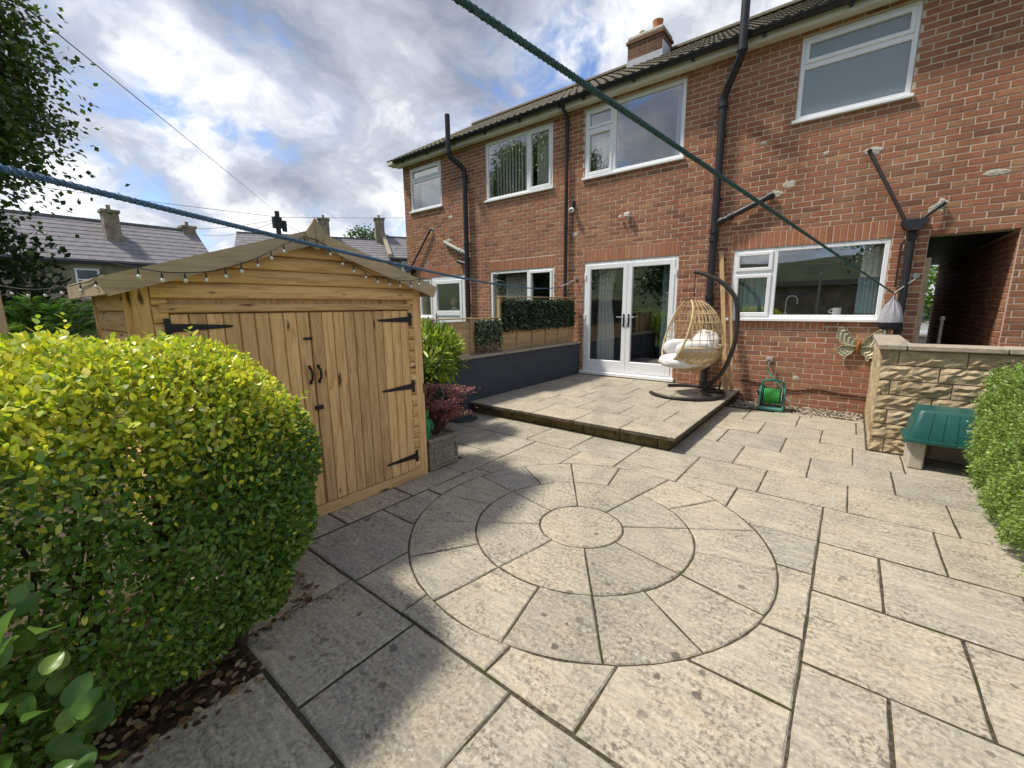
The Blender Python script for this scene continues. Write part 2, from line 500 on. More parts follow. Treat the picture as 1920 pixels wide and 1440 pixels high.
class MB:
    def __init__(self):
        self.v, self.f = [], []

    def add(self, vs, fs):
        b = len(self.v)
        self.v.extend(tuple(map(float, p)) for p in vs)
        self.f.extend(tuple(i + b for i in q) for q in fs)
        return self

    def box(self, x0, x1, y0, y1, z0, z1):
        return self.add([(x0, y0, z0), (x1, y0, z0), (x1, y1, z0), (x0, y1, z0), (x0, y0, z1), (x1, y0, z1), (x1, y1, z1), (x0, y1, z1)],
                        [(0, 3, 2, 1), (4, 5, 6, 7), (0, 1, 5, 4), (1, 2, 6, 5), (2, 3, 7, 6), (3, 0, 4, 7)])

    def cbox(self, x0, x1, y0, y1, z0, z1, c=0.004):
        """box with chamfered edges"""
        X, Y, Z = (x0, x1), (y0, y1), (z0, z1)
        vs, idx = [], {}
        for i in (0, 1):
            for j in (0, 1):
                for k in (0, 1):
                    s = [1 if q == 0 else -1 for q in (i, j, k)]
                    for ax in range(3):
                        p = [X[i] + s[0] * c, Y[j] + s[1] * c, Z[k] + s[2] * c]
                        p[ax] = (X, Y, Z)[ax][(i, j, k)[ax]]
                        idx[(i, j, k, ax)] = len(vs)
                        vs.append(p)
        fs = []
        g = lambda i, j, k, a: idx[(i, j, k, a)]
        fs += [(g(0, 0, 0, 0), g(0, 0, 1, 0), g(0, 1, 1, 0), g(0, 1, 0, 0)), (g(1, 0, 0, 0), g(1, 1, 0, 0), g(1, 1, 1, 0), g(1, 0, 1, 0)),
               (g(0, 0, 0, 1), g(1, 0, 0, 1), g(1, 0, 1, 1), g(0, 0, 1, 1)), (g(0, 1, 0, 1), g(0, 1, 1, 1), g(1, 1, 1, 1), g(1, 1, 0, 1)),
               (g(0, 0, 0, 2), g(0, 1, 0, 2), g(1, 1, 0, 2), g(1, 0, 0, 2)), (g(0, 0, 1, 2), g(1, 0, 1, 2), g(1, 1, 1, 2), g(0, 1, 1, 2))]
        for i in (0, 1):
            for j in (0, 1):
                fs.append((g(i, j, 0, 0), g(i, j, 1, 0), g(i, j, 1, 1), g(i, j, 0, 1)))
                fs.append((g(i, 0, j, 0), g(i, 1, j, 0), g(i, 1, j, 2), g(i, 0, j, 2)))
                fs.append((g(0, i, j, 1), g(1, i, j, 1), g(1, i, j, 2), g(0, i, j, 2)))
                for k in (0, 1):
                    fs.append((g(i, j, k, 0), g(i, j, k, 1), g(i, j, k, 2)))
        return self.add(vs, fs)

    def tube(self, pts, r, seg=10, cap=True, twist=None):
        pts = [Vector(p) for p in pts]
        n = len(pts)
        rs = r if isinstance(r, (list, tuple)) else [r] * n
        up = None
        vs, fs = [], []
        for i, p in enumerate(pts):
            d = (pts[min(i + 1, n - 1)] - pts[max(i - 1, 0)])
            d = d.normalized() if d.length > 1e-9 else Vector((0, 0, 1))
            if up is None:
                a = Vector((0, 0, 1)) if abs(d.z) < 0.9 else Vector((1, 0, 0))
                up = (a - d * a.dot(d)).normalized()
            else:
                up = (up - d * up.dot(d))
                up = up.normalized() if up.length > 1e-6 else d.orthogonal().normalized()
            sd_ = d.cross(up)
            for k in range(seg):
                a = 2 * math.pi * k / seg + (twist * i if twist else 0)
                rr = rs[i] * (1 + (0.13 * math.cos(3 * (2 * math.pi * k / seg)) if twist else 0))
                vs.append(p + up * (math.cos(a) * rr) + sd_ * (math.sin(a) * rr))
        for i in range(n - 1):
            for k in range(seg):
                a, b = i * seg + k, i * seg + (k + 1) % seg
                fs.append((a, b, b + seg, a + seg))
        if cap:
            fs.append(tuple(reversed(range(seg))))
            fs.append(tuple((n - 1) * seg + k for k in range(seg)))
        return self.add(vs, fs)

    def lathe(self, prof, c, seg=20, axis='z'):
        vs, fs = [], []
        for r, h in prof:
            for k in range(seg):
                a = 2 * math.pi * k / seg
                p = (math.cos(a) * r, math.sin(a) * r, h)
                if axis == 'x':
                    p = (p[2], p[0], p[1])
                elif axis == 'y':
                    p = (p[0], p[2], p[1])
                vs.append((c[0] + p[0], c[1] + p[1], c[2] + p[2]))
        for i in range(len(prof) - 1):
            for k in range(seg):
                a, b = i * seg + k, i * seg + (k + 1) % seg
                fs.append((a, b, b + seg, a + seg))
        fs.append(tuple(reversed(range(seg))))
        fs.append(tuple((len(prof) - 1) * seg + k for k in range(seg)))
        return self.add(vs, fs)

    def prism(self, poly, a0, a1, plane='xy'):
        """extrude a 2-D polygon; plane names the two axes of the polygon, extruded along the third"""
        def P(u, v, h):
            return {'xy': (u, v, h), 'xz': (u, h, v), 'yz': (h, u, v)}[plane]
        n = len(poly)
        vs = [P(u, v, a0) for u, v in poly] + [P(u, v, a1) for u, v in poly]
        fs = [tuple(range(n)), tuple(reversed(range(n, 2 * n)))] + [(i, i + n, (i + 1) % n + n, (i + 1) % n) for i in range(n)]
        return self.add(vs, fs)

    def ellipsoid(self, c, r, seg=14, rings=8):
        prof = []
        vs, fs = [], []
        for i in range(rings + 1):
            t = math.pi * i / rings
            for k in range(seg):
                a = 2 * math.pi * k / seg
                vs.append((c[0] + r[0] * math.sin(t) * math.cos(a), c[1] + r[1] * math.sin(t) * math.sin(a), c[2] - r[2] * math.cos(t)))
        for i in range(rings):
            for k in range(seg):
                a, b = i * seg + k, i * seg + (k + 1) % seg
                fs.append((a, b, b + seg, a + seg))
        return self.add(vs, fs)

    def xf(self, mat, start=0):
        self.v[start:] = [tuple(mat @ Vector(p)) for p in self.v[start:]]
        return self

    def mesh(self, name, mat, org, smooth=False):
        me = bpy.data.meshes.new(name)
        me.from_pydata([(p[0] - org[0], p[1] - org[1], p[2] - org[2]) for p in self.v], [], self.f)
        me.materials.append(MATS[mat])
        me.validate()
        if smooth:
            me.polygons.foreach_set('use_smooth', [True] * len(me.polygons))
            try:
                me.set_sharp_from_angle(angle=R(40))
            except Exception:
                pass
        return me

    def build(self, name, mat, parent=None, smooth=False, label=None, cat=None, group=None, kind=None, fix=True):
        a = np.array(self.v)
        lo, hi = a.min(0), a.max(0)
        org = ((lo[0] + hi[0]) / 2, (lo[1] + hi[1]) / 2, lo[2])
        me = self.mesh(name, mat, org, smooth)
        if fix:
            import bmesh
            bm = bmesh.new()
            bm.from_mesh(me)
            bmesh.ops.recalc_face_normals(bm, faces=bm.faces)
            bm.to_mesh(me)
            bm.free()
        o = link(name, me, org, parent)
        return tag(o, label, cat, group, kind)


def fastmesh(name, verts, quads, mat, parent=None, cols=None, smooth=True, **tg):
    """big quad mesh from numpy arrays, with an optional per-vertex colour attribute"""
    lo, hi = verts.min(0), verts.max(0)
    org = np.array([(lo[0] + hi[0]) / 2, (lo[1] + hi[1]) / 2, lo[2]])
    v = (verts - org).astype(np.float32)
    me = bpy.data.meshes.new(name)
    nq = len(quads)
    me.vertices.add(len(v))
    me.vertices.foreach_set('co', v.ravel())
    me.loops.add(nq * 4)
    me.loops.foreach_set('vertex_index', quads.astype(np.int32).ravel())
    me.polygons.add(nq)
    me.polygons.foreach_set('loop_start', np.arange(0, nq * 4, 4, dtype=np.int32))
    me.polygons.foreach_set('loop_total', np.full(nq, 4, dtype=np.int32))
    if smooth:
        me.polygons.foreach_set('use_smooth', np.ones(nq, dtype=bool))
    me.update(calc_edges=True)
    me.materials.append(MATS[mat])
    if cols is not None:
        at = me.attributes.new('col', 'FLOAT_COLOR', 'POINT')
        c4 = np.concatenate([cols, np.ones((len(cols), 1))], 1).astype(np.float32)
        at.data.foreach_set('color', c4.ravel())
    o = link(name, me, tuple(org), parent)
    return tag(o, **tg)


def unit(a):
    return a / np.maximum(np.linalg.norm(a, axis=1, keepdims=True), 1e-9)


# leaf outline: (across, along, lift) for one leaf of length 1 and half-width 1
LEAF_HI = np.array([(0, 0, 0), (-.62, .22, .10), (-1, .50, .16), (-.68, .80, .08), (0, 1, -.10), (.68, .80, .08), (1, .50, .16), (.62, .22, .10), (0, .25, -.02), (0, .52, -.02), (0, .78, -.04)])
LEAF_HI_Q = np.array([(0, 8, 8, 1), (8, 9, 2, 1), (9, 10, 3, 2), (10, 4, 4, 3), (0, 7, 8, 8), (8, 7, 6, 9), (9, 6, 5, 10), (10, 5, 4, 4)])
LEAF_HI_Q = np.array([(0, 8, 9, 1), (1, 9, 10, 2), (2, 10, 4, 3), (0, 7, 9, 8), (7, 6, 10, 9), (6, 5, 4, 10)])
LEAF_LO = np.array([(0, 0, 0), (-1, .48, .14), (0, 1, -.06), (1, .48, .14), (0, .5, -.03)])
LEAF_LO_Q = np.array([(0, 4, 2, 1), (0, 3, 2, 4)])


def leaves(P, D, N, length, halfw, cols, hi=False, curl=0.0):
    """P base points, D growth direction, N leaf normal -> verts, quads, vertex colours"""
    T, Q = (LEAF_HI, LEAF_HI_Q) if hi else (LEAF_LO, LEAF_LO_Q)
    n = len(P)
    D = unit(D)
    N = unit(N - D * (N * D).sum(1, keepdims=True))
    X = np.cross(D, N)
    k = len(T)
    L = length.reshape(n, 1, 1)
    Wd = halfw.reshape(n, 1, 1)
    v = P[:, None, :] + X[:, None, :] * (T[None, :, 0:1] * Wd) + D[:, None, :] * (T[None, :, 1:2] * L) + N[:, None, :] * ((T[None, :, 2:3] * Wd) - curl * T[None, :, 1:2] ** 2 * L)
    q = Q[None] + (np.arange(n) * k)[:, None, None]
    return v.reshape(-1, 3), q.reshape(-1, 4), np.repeat(cols, k, 0)


def pick(cols, n, wts=None, jit=0.15):
    cols = np.array(cols)
    i = rng.choice(len(cols), n, p=wts)
    return np.clip(cols[i] * (1 + rng.normal(0, jit, (n, 1))) * (1 + rng.normal(0, jit * .3, (n, 3))), 0.004, 0.95)


# ------------------------------------------------------------------ ground and paving
g = MB()
NR, NA = 26, 64
# one sheet to the horizon, a little below the paving
rad = [0.0] + [1.2 * (1.42 ** i) for i in range(NR)]
vs = [(0, 0, -0.075)]
fs = []
for i, r_ in enumerate(rad[1:]):
    for k in range(NA):
        a = 2 * math.pi * k / NA
        vs.append((r_ * math.cos(a), r_ * math.sin(a), -0.075))
for k in range(NA):
    fs.append((0, 1 + k, 1 + (k + 1) % NA))
for i in range(NR - 1):
    for k in range(NA):
        a, b = 1 + i * NA + k, 1 + i * NA + (k + 1) % NA
        fs.append((a, a + NA, b + NA, b))
g.add(vs, fs)
g.build('ground', 'lawn', kind='structure')

patio = MB().box(-5.2, 1.02, -3.0, 7.43, -0.07, -0.0075).build('patio', 'joint_soil', kind='structure')
bed = MB()


def bed_sheet(name, x0, x1, y0, y1, n, amp):
    m = MB()
    nx, ny = max(2, int((x1 - x0) / n)), max(2, int((y1 - y0) / n))
    vs = []
    for j in range(ny + 1):
        for i in range(nx + 1):
            vs.append((x0 + (x1 - x0) * i / nx, y0 + (y1 - y0) * j / ny, random.uniform(-amp, amp) - 0.004))
    m.add(vs, [(j * (nx + 1) + i, j * (nx + 1) + i + 1, (j + 1) * (nx + 1) + i + 1, (j + 1) * (nx + 1) + i) for j in range(ny) for i in range(nx)])
    return m.build(name, 'bed_soil', kind='structure', smooth=True)


bed_sheet('planting_bed', -2.88, -1.80, -3.0, 0.53, 0.06, 0.006)
bed_sheet('planting_bed', 1.02, 2.6, -1.0, 5.55, 0.08, 0.008)
bed_sheet('planting_bed', -4.18, -3.3, 2.4, 3.16, 0.06, 0.006)
bed_sheet('planting_bed', -1.80, -1.22, -3.0, -0.06, 0.06, 0.006)

GAP = 0.0052
CC, R3, R2, R1 = (-1.33, 2.42), 1.17, 0.73, 0.285


def rough_poly(pts, step=0.09, amp=0.0022):
    o = []
    n = len(pts)
    for i in range(n):
        a, b = pts[i], pts[(i + 1) % n]
        L = math.hypot(b[0] - a[0], b[1] - a[1])
        k = max(1, int(L / step))
        for j in range(k):
            t = j / k
            o.append((a[0] + (b[0] - a[0]) * t + random.uniform(-amp, amp), a[1] + (b[1] - a[1]) * t + random.uniform(-amp, amp)))
    return o


def slab(poly, parent, ztop=0.0, thick=0.045, name='slab', mat='slab', tilt=0.004, ch=0.006):
    p = rough_poly(poly)
    cxm = sum(q[0] for q in p) / len(p)
    cym = sum(q[1] for q in p) / len(p)
    ax, ay, dz = random.uniform(-tilt, tilt), random.uniform(-tilt, tilt), random.uniform(-0.0025, 0.0015)
    Z = lambda q: ztop + dz + ax * (q[0] - cxm) + ay * (q[1] - cym)
    n = len(p)
    ins = []
    for q in p:
        d = math.hypot(q[0] - cxm, q[1] - cym) + 1e-6
        k = 1 - ch * random.uniform(0.7, 1.7) / d
        ins.append((cxm + (q[0] - cxm) * k, cym + (q[1] - cym) * k))
    vs = [(q[0], q[1], Z(q)) for q in ins] + [(q[0], q[1], Z(q) - ch) for q in p] + [(q[0], q[1], Z(q) - thick) for q in p]
    fs = [tuple(range(n))]
    for r_ in (0, 1):
        fs += [(r_ * n + i, (r_ + 1) * n + i, (r_ + 1) * n + (i + 1) % n, r_ * n + (i + 1) % n) for i in range(n)]
    o = MB().add(vs, fs).build(name, mat, parent)
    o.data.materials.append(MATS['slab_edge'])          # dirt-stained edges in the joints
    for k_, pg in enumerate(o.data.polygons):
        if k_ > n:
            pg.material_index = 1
    return o


def in_disc(x, y, r):
    return math.hypot(x - CC[0], y - CC[1]) < r


def rect_minus_disc(x0, x1, y0, y1, r):
    """boundary of the rectangle outside the disc, closed with the disc's arc"""
    per = []
    for (ax, ay, bx, by) in ((x0, y0, x1, y0), (x1, y0, x1, y1), (x1, y1, x0, y1), (x0, y1, x0, y0)):
        for k in range(60):
            t = k / 60
            per.append((ax + (bx - ax) * t, ay + (by - ay) * t))
    ins = [in_disc(x, y, r) for x, y in per]
    if not any(ins):
        return [(x0, y0), (x1, y0), (x1, y1), (x0, y1)]
    if all(ins):
        return None
    n = len(per)
    st = next(i for i in range(n) if ins[i - 1] and not ins[i])
    outp = []
    i = st
    while not ins[i % n]:
        outp.append(per[i % n])
        i += 1
    a0 = math.atan2(outp[-1][1] - CC[1], outp[-1][0] - CC[0])
    a1 = math.atan2(outp[0][1] - CC[1], outp[0][0] - CC[0])
    d = a1 - a0
    while d > math.pi:
        d -= 2 * math.pi
    while d < -math.pi:
        d += 2 * math.pi
    k = max(2, int(abs(d) / 0.09))
    arc = [(CC[0] + r * math.cos(a0 + d * j / k), CC[1] + r * math.sin(a0 + d * j / k)) for j in range(0, k + 1)]
    # thin the straight runs
    keep = [outp[0]]
    for q in range(1, len(outp) - 1):
        a, b, c = outp[q - 1], outp[q], outp[q + 1]
        if abs((b[0] - a[0]) * (c[1] - b[1]) - (b[1] - a[1]) * (c[0] - b[0])) > 1e-7:
            keep.append(b)
    keep.append(outp[-1])
    return keep + arc


RECTS = []


def row(y0, y1, xs):
    for a, b in zip(xs[:-1], xs[1:]):
        RECTS.append((a, b, y0, y1))


row(3.16, 3.755, [-.02, .57, 1.0])
row(2.575, 3.16, [-.02, .275, .84, 1.0])
row(1.985, 2.575, [-.02, .545, 1.0])
row(1.40, 1.985, [-.02, .262, .84, 1.0])
row(.81, 1.40, [-.02, .56, 1.0])
row(.22, .81, [-.02, .27, .85, 1.0])
row(-.37, .22, [-.02, .56, 1.0])
row(3.755, 4.335, [-4.55, -3.99, -3.40, -2.80, -2.22, -1.63, -1.05, -.46, .12, .70, 1.0])
row(4.335, 4.96, [-1.36, -.76, -.17, .42, 1.0])
row(4.96, 5.565, [-1.36, -1.04, -.44, .15, .52, 1.0])
row(5.565, 6.17, [-1.36, -.73, -.135, .26])
row(6.17, 6.80, [-1.36, -1.0, -.41, .18, .26])
row(6.80, 6.90, [-.72, -.29, .26])
# squared corner pieces round the circle
RECTS += [(-2.635, -2.03, 1.11, 1.715), (-2.03, -1.62, 1.11, 1.5), (-1.62, -1.05, 1.11, 1.5), (-1.05, -.625, 1.11, 1.6), (-.625, -.02, 1.11, 1.70),
          (-.45, -.02, 1.70, 2.13), (-.3, -.02, 2.13, 2.73), (-.45, -.02, 2.73, 3.16), (-.60, -.02, 3.16, 3.755), (-1.05, -.60, 3.2, 3.755),
          (-1.63, -1.05, 3.45, 3.755), (-2.08, -1.63, 3.2, 3.755), (-2.65, -2.08, 2.755, 3.755), (-2.64, -2.3, 2.16, 2.755), (-2.64, -2.15, 1.715, 2.16)]
row(.545, 1.11, [-2.64, -2.06, -1.505, -.905, -.315, -.02])
row(-.05, .54, [-1.79, -1.205, -.61, -.02])
row(-.64, -.05, [-1.2, -.61, -.02])
# strip along the shed and slabs beyond it
for a, b in ((.54, .86), (.86, 1.43), (1.43, 2.01), (2.01, 2.60)):
    RECTS.append((-2.94, -2.65, a, b))
RECTS += [(-2.95, -2.65, 2.60, 3.18), (-3.28, -2.95, 2.88, 3.18), (-3.25, -2.65, 3.18, 3.755), (-3.86, -3.25, 3.18, 3.755), (-4.2, -3.86, 3.18, 3.755)]
for (a, b, c, d) in RECTS:
    pl_ = rect_minus_disc(a + GAP, b - GAP, c + GAP * 1.6, d - GAP * 1.6, R3 + GAP)
    if pl_:
        slab(pl_, patio)


def ring_piece(r0, r1, a0, a1):
    g0, g1 = GAP / r0, GAP / r1
    k = 8
    P = lambda r_, a: (CC[0] + r_ * math.cos(a), CC[1] + r_ * math.sin(a))
    outer = [P(r1 - GAP, a0 + g1 + (a1 - a0 - 2 * g1) * j / k) for j in range(k + 1)]
    inner = [P(r0 + GAP, a1 - g0 - (a1 - a0 - 2 * g0) * j / k) for j in range(k + 1)]
    return outer + inner


for i in range(16):
    a = R(-56 + 22.5 * i)
    slab(ring_piece(R2, R3, a, a + R(22.5)), patio, name='ring_slab')
for i in range(8):
    a = R(-56 + 45 * i)
    slab(ring_piece(R1, R2, a, a + R(45)), patio, name='ring_slab')
slab([(CC[0] + (R1 - GAP) * math.cos(2 * math.pi * k / 30), CC[1] + (R1 - GAP) * math.sin(2 * math.pi * k / 30)) for k in range(30)], patio, name='centre_slab')

# loose gravel strip against the house wall
pv, pq, pc = [], [], []
OCT = np.array([(1, 0, 0), (0, 1, 0), (-1, 0, 0), (0, -1, 0), (0, 0, 1), (0, 0, -1)], float)


def pebbles(name, n, fx, fy, z, size, mat, parent=None, **tg):
    m = MB()
    for i in range(n):
        x, y = fx(), fy()
        s = random.uniform(*size)
        a = random.uniform(0, 6.28)
        vs = []
        for (u, v_, w_) in ((1, 0, 0), (.6, .6, .1), (0, 1, 0), (-.7, .5, 0), (-1, -.1, .1), (-.4, -.9, 0), (.5, -.7, 0), (0.1, 0, .7), (0, 0, -.6)):
            u, v_, w_ = u * random.uniform(.8, 1.15), v_ * random.uniform(.6, .9), w_
            vs.append((x + s * (u * math.cos(a) - v_ * math.sin(a)), y + s * (u * math.sin(a) + v_ * math.cos(a)), z + s * (.3 + w_ * .7)))
        m.add(vs, [(k, (k + 1) % 7, 7) for k in range(7)] + [((k + 1) % 7, k, 8) for k in range(7)])
    return m.build(name, mat, parent, fix=False, **tg)


pebbles('gravel', 900, lambda: random.uniform(-1.3, .25), lambda: random.uniform(6.88, 7.42), -0.006, (.009, .022), 'pebble',
        label='pale loose gravel along the foot of the brick wall', kind='stuff')

# raised patio
plat = MB().box(-4.18, -1.40, 4.39, 7.42, -0.06, 0.128).build('raised_patio', 'joint_soil', kind='structure')
PZ = 0.17
rows_p = [(4.25, 4.83, [-4.18, -3.66, -3.08, -2.47, -1.885, -1.275]), (4.83, 5.43, [-4.18, -3.95, -3.38, -2.76, -2.17, -1.60, -1.275]),
          (5.43, 6.03, [-4.18, -3.55, -3.05, -2.45, -1.90, -1.275]), (6.03, 6.63, [-4.18, -3.8, -3.2, -2.6, -2.0, -1.6, -1.275]), (6.63, 7.22, [-4.18, -3.5, -2.9, -2.3, -1.75, -1.275]),
          (7.22, 7.42, [-4.18, -3.6, -3.0, -2.4, -1.8, -1.275])]
for y0, y1, xs in rows_p:
    for a, b in zip(xs[:-1], xs[1:]):
        g_, h_ = 0.004, (0.0065 if y0 > 4.3 else 0.004)
        slab([(a + g_, y0 + h_), (b - g_, y0 + h_), (b - g_, y1 - .0065), (a + g_, y1 - .0065)], plat, PZ, 0.04, tilt=0.002)
simple('mossy_block', (0.17, 0.125, 0.062), 0.95, 0.5, 14, 0.6, 0.1, bdist=0.012, dirt=0.6)
xs = [-4.18, -3.72, -3.27, -2.84, -2.39, -1.92, -1.49, -1.375]
for a, b in zip(xs[:-1], xs[1:]):
    MB().cbox(a + .003, b - .003, 4.345 + random.uniform(0, .006), 4.42, -.05, .127, .006).build('block', 'mossy_block', plat)
ys = [4.43, 4.88, 5.33, 5.79, 6.24, 6.7, 7.15, 7.42]
for a, b in zip(ys[:-1], ys[1:]):
    MB().cbox(-1.42, -1.375 + random.uniform(0, .006), a + .003, b - .003, -.05, .127, .006).build('block', 'mossy_block', plat)

# ------------------------------------------------------------------ the brick terrace
FY = 7.43
CAMF = 792.0 / 1920.0


def to_px(P):
    d = Vector(P) - Vector((0, 0, 1.5))
    z = d.dot(_f)
    if z < 0.05:
        return None
    return (960 + 792 * d.dot(_r2) / z, 720 - 792 * d.dot(_u2) / z)


def split_rect(rects, hole):
    """remove hole (x0,x1,z0,z1) from a list of brick rectangles"""
    hx0, hx1, hz0, hz1 = hole
    out_ = []
    for (a, b, c, d) in rects:
        if b <= hx0 or a >= hx1 or d <= hz0 or c >= hz1:
            out_.append((a, b, c, d))
            continue
        if a < hx0:
            out_.append((a, hx0 - .004, c, d))
        if b > hx1:
            out_.append((hx1 + .004, b, c, d))
        m0, m1 = max(a, hx0), min(b, hx1)
        if c < hz0 - .012:
            out_.append((m0, m1, c, hz0 - .006))
        if d > hz1 + .012:
            out_.append((m0, m1, hz1 + .006, d))
    return [r_ for r_ in out_ if r_[1] - r_[0] > .022 and r_[3] - r_[2] > .012]


def course_bricks(x0, x1, z0, z1, holes, phase=0.0):
    res = []
    k = 0
    z = z0
    while z < z1 - .02:
        x = x0 - (.1125 if k % 2 else 0) - phase
        while x < x1:
            L = .2125
            a, b = max(x, x0), min(x + L, x1)
            if b - a > .03:
                rr = [(a, b, z, min(z + .0625, z1))]
                for h in holes:
                    rr = split_rect(rr, h)
                res += rr
            x += .225
        z += .075
        k += 1
    return res


def soldiers(x0, x1, z0, z1):
    n = max(1, round((x1 - x0) / .0765))
    p = (x1 - x0) / n
    return [(x0 + i * p + .005, x0 + (i + 1) * p - .005, z0 + .004, z1 - .004) for i in range(n)]


def brick_geo(m, r_, y, off):
    a, b, c, d = r_
    e = .0035
    j = lambda s: random.uniform(-s, s)
    y0 = y + off
    a, b, c, d = a + j(.0015), b + j(.0015), c + j(.0012), d + j(.0012)
    vs = [(a + e, y0, c + e), (b - e, y0, c + e), (b - e, y0, d - e), (a + e, y0, d - e), (a, y0 + e, c), (b, y0 + e, c), (b, y0 + e, d), (a, y0 + e, d),
          (a, y + .03, c), (b, y + .03, c), (b, y + .03, d), (a, y + .03, d)]
    m.add(vs, [(0, 1, 2, 3), (0, 4, 5, 1), (1, 5, 6, 2), (2, 6, 7, 3), (3, 7, 4, 0), (4, 8, 9, 5), (5, 9, 10, 6), (6, 10, 11, 7), (7, 11, 8, 4)])


def px_area(r_):
    P = [to_px((r_[0], FY, r_[2])), to_px((r_[1], FY, r_[2])), to_px((r_[1], FY, r_[3])), to_px((r_[0], FY, r_[3]))]
    if any(p is None for p in P):
        return 0
    cx_, cy_ = sum(p[0] for p in P) / 4, sum(p[1] for p in P) / 4
    if not (0 <= cx_ <= 1920 and 0 <= cy_ <= 1440):
        return 0
    if cx_ < 1090 and cy_ > 610 or cx_ > 1640 and cy_ > 645:
        return 0
    return abs(sum(P[i][0] * P[(i + 1) % 4][1] - P[(i + 1) % 4][0] * P[i][1] for i in range(4))) / 2


def facade(house, x0, x1, openings, sold, zb=-.09, zt=5.05, phase=0.0):
    """mortar wall with real openings, and its bricks"""
    m = MB()
    xs = sorted({x0, x1} | {o[0] for o in openings} | {o[1] for o in openings})
    zs = sorted({zb, zt} | {max(zb, o[2]) for o in openings} | {o[3] for o in openings})
    inside = lambda x, z: any(o[0] < x < o[1] and o[2] < z < o[3] for o in openings)
    yf, yb = FY + .0045, FY + .25
    for a, b in zip(xs[:-1], xs[1:]):
        for c, d in zip(zs[:-1], zs[1:]):
            if not inside((a + b) / 2, (c + d) / 2):
                for y in (yf, yb):
                    m.add([(a, y, c), (b, y, c), (b, y, d), (a, y, d)], [(0, 1, 2, 3)])
    for (a, b, c, d) in openings:
        c = max(c, zb)
        for q in ([(a, yf, c), (a, yf, d), (a, yb, d), (a, yb, c)], [(b, yf, c), (b, yb, c), (b, yb, d), (b, yf, d)],
                  [(a, yf, d), (b, yf, d), (b, yb, d), (a, yb, d)], [(a, yf, c), (a, yb, c), (b, yb, c), (b, yf, c)]):
            m.add(q, [(0, 1, 2, 3)])
    wall = m.build('wall', 'mortar', house)
    holes = [(o[0], o[1], o[2], o[3]) for o in openings] + list(sold)
    br = course_bricks(x0, x1, zb, zt, holes, phase)
    for s in sold:
        for r_ in soldiers(*s):
            q = MB()
            brick_geo(q, r_, FY, random.uniform(-.003, .001))
            q.build('soldier_brick', 'brick_soldier', wall)
    br.sort(key=px_area, reverse=True)
    # the 300 that show largest are single bricks; the rest is one mass of the same bricks
    me = []
    for k in range(4):
        q = MB()
        brick_geo(q, (-.5, .5, 0, 1), 0, 0)
        # unit brick with chamfers proportioned for 215 x 65 mm
        e1, e2 = .016, .054
        q.v = [(-.5 + e1, 0, e2), (.5 - e1, 0, e2), (.5 - e1, 0, 1 - e2), (-.5 + e1, 0, 1 - e2), (-.5, .0035, 0), (.5, .0035, 0), (.5, .0035, 1), (-.5, .0035, 1),
               (-.5, .03, 0), (.5, .03, 0), (.5, .03, 1), (-.5, .03, 1)]
        q.v = [(x + random.uniform(-.006, .006), y, z + random.uniform(-.02, .02)) for x, y, z in q.v]
        me.append(q.mesh('brick', 'brick_one', (0, 0, 0)))
    for i, r_ in enumerate(br[:300]):
        o = link('brick', me[i % 4], ((r_[0] + r_[1]) / 2, FY + random.uniform(-.002, .0015), r_[2]), wall)
        o.scale = (r_[1] - r_[0], 1, r_[3] - r_[2])
    m = MB()
    for r_ in br[300:]:
        brick_geo(m, r_, FY, random.uniform(-.002, .0015))
    m.build('brickwork', 'brick_many', wall, kind='stuff', fix=False)
    return wall


def bar(m, x0, x1, y0, y1, z0, z1, c=.006):
    m.cbox(x0, x1, y0, y1, z0, z1, c)


def frame_ring(m, x0, x1, z0, z1, wd, y0, y1):
    bar(m, x0, x1, y0, y1, z1 - wd, z1)
    bar(m, x0, x1, y0, y1, z0, z0 + wd)
    bar(m, x0, x0 + wd, y0 + .0006, y1 - .0006, z0 + wd - .004, z1 - wd + .004)
    bar(m, x1 - wd, x1, y0 + .0006, y1 - .0006, z0 + wd - .004, z1 - wd + .004)


def window(house, x0, x1, z0, z1, lights, mull=(), trans=(), sill=True, glass='glass', name='window', fw=.055, sillw=.05):
    """white plastic window: outer frame, bars, opening sashes and panes.  lights = (x0,x1,z0,z1,opens)"""
    y0, y1 = FY + .012, FY + .082
    m = MB()
    frame_ring(m, x0 + .003, x1 - .003, z0 + .003, z1 - .003, fw, y0, y1)
    for (x, a, b) in mull:
        bar(m, x - .035, x + .035, y0 + .001, y1 - .001, a + fw - .003, b - fw + .003)
    for (z, a, b) in trans:
        bar(m, a + .03, b - .03, y0 + .0016, y1 - .0016, z - .035, z + .035)
    w_ = m.build(name, 'upvc', house)
    for (a, b, c, d, op) in lights:
        p0 = 0
        if op:
            s = MB()
            frame_ring(s, a, b, c, d, .05, y0 - .016, y1 - .02)
            s.build('sash', 'upvc', w_)
            p0 = .046
        MB().box(a + p0 - .004, b - p0 + .004, y0 + .024, y0 + .030, c + p0 - .004, d - p0 + .004).build('pane', glass, w_)
    if sill:
        MB().cbox(x0 - .03, x1 + .03, FY - sillw, FY + .10, z0 - .035, z0 + .006, .006).build('sill', 'upvc', w_)
    return w_


def dims(x0, x1, z0, z1, fw=.055):
    return (x0 + fw, x1 - fw, z0 + fw, z1 - fw)


UP_T = 4.985
own = thing('brick_house', (-1.9, FY, 0), 'red brick terraced house with white French doors and a wide kitchen window', 'house')
nei = thing('brick_house', (-7.0, FY, 0), 'red brick end house with vertical window blinds, behind the shed and the fence', 'house')
PARTY = -4.53
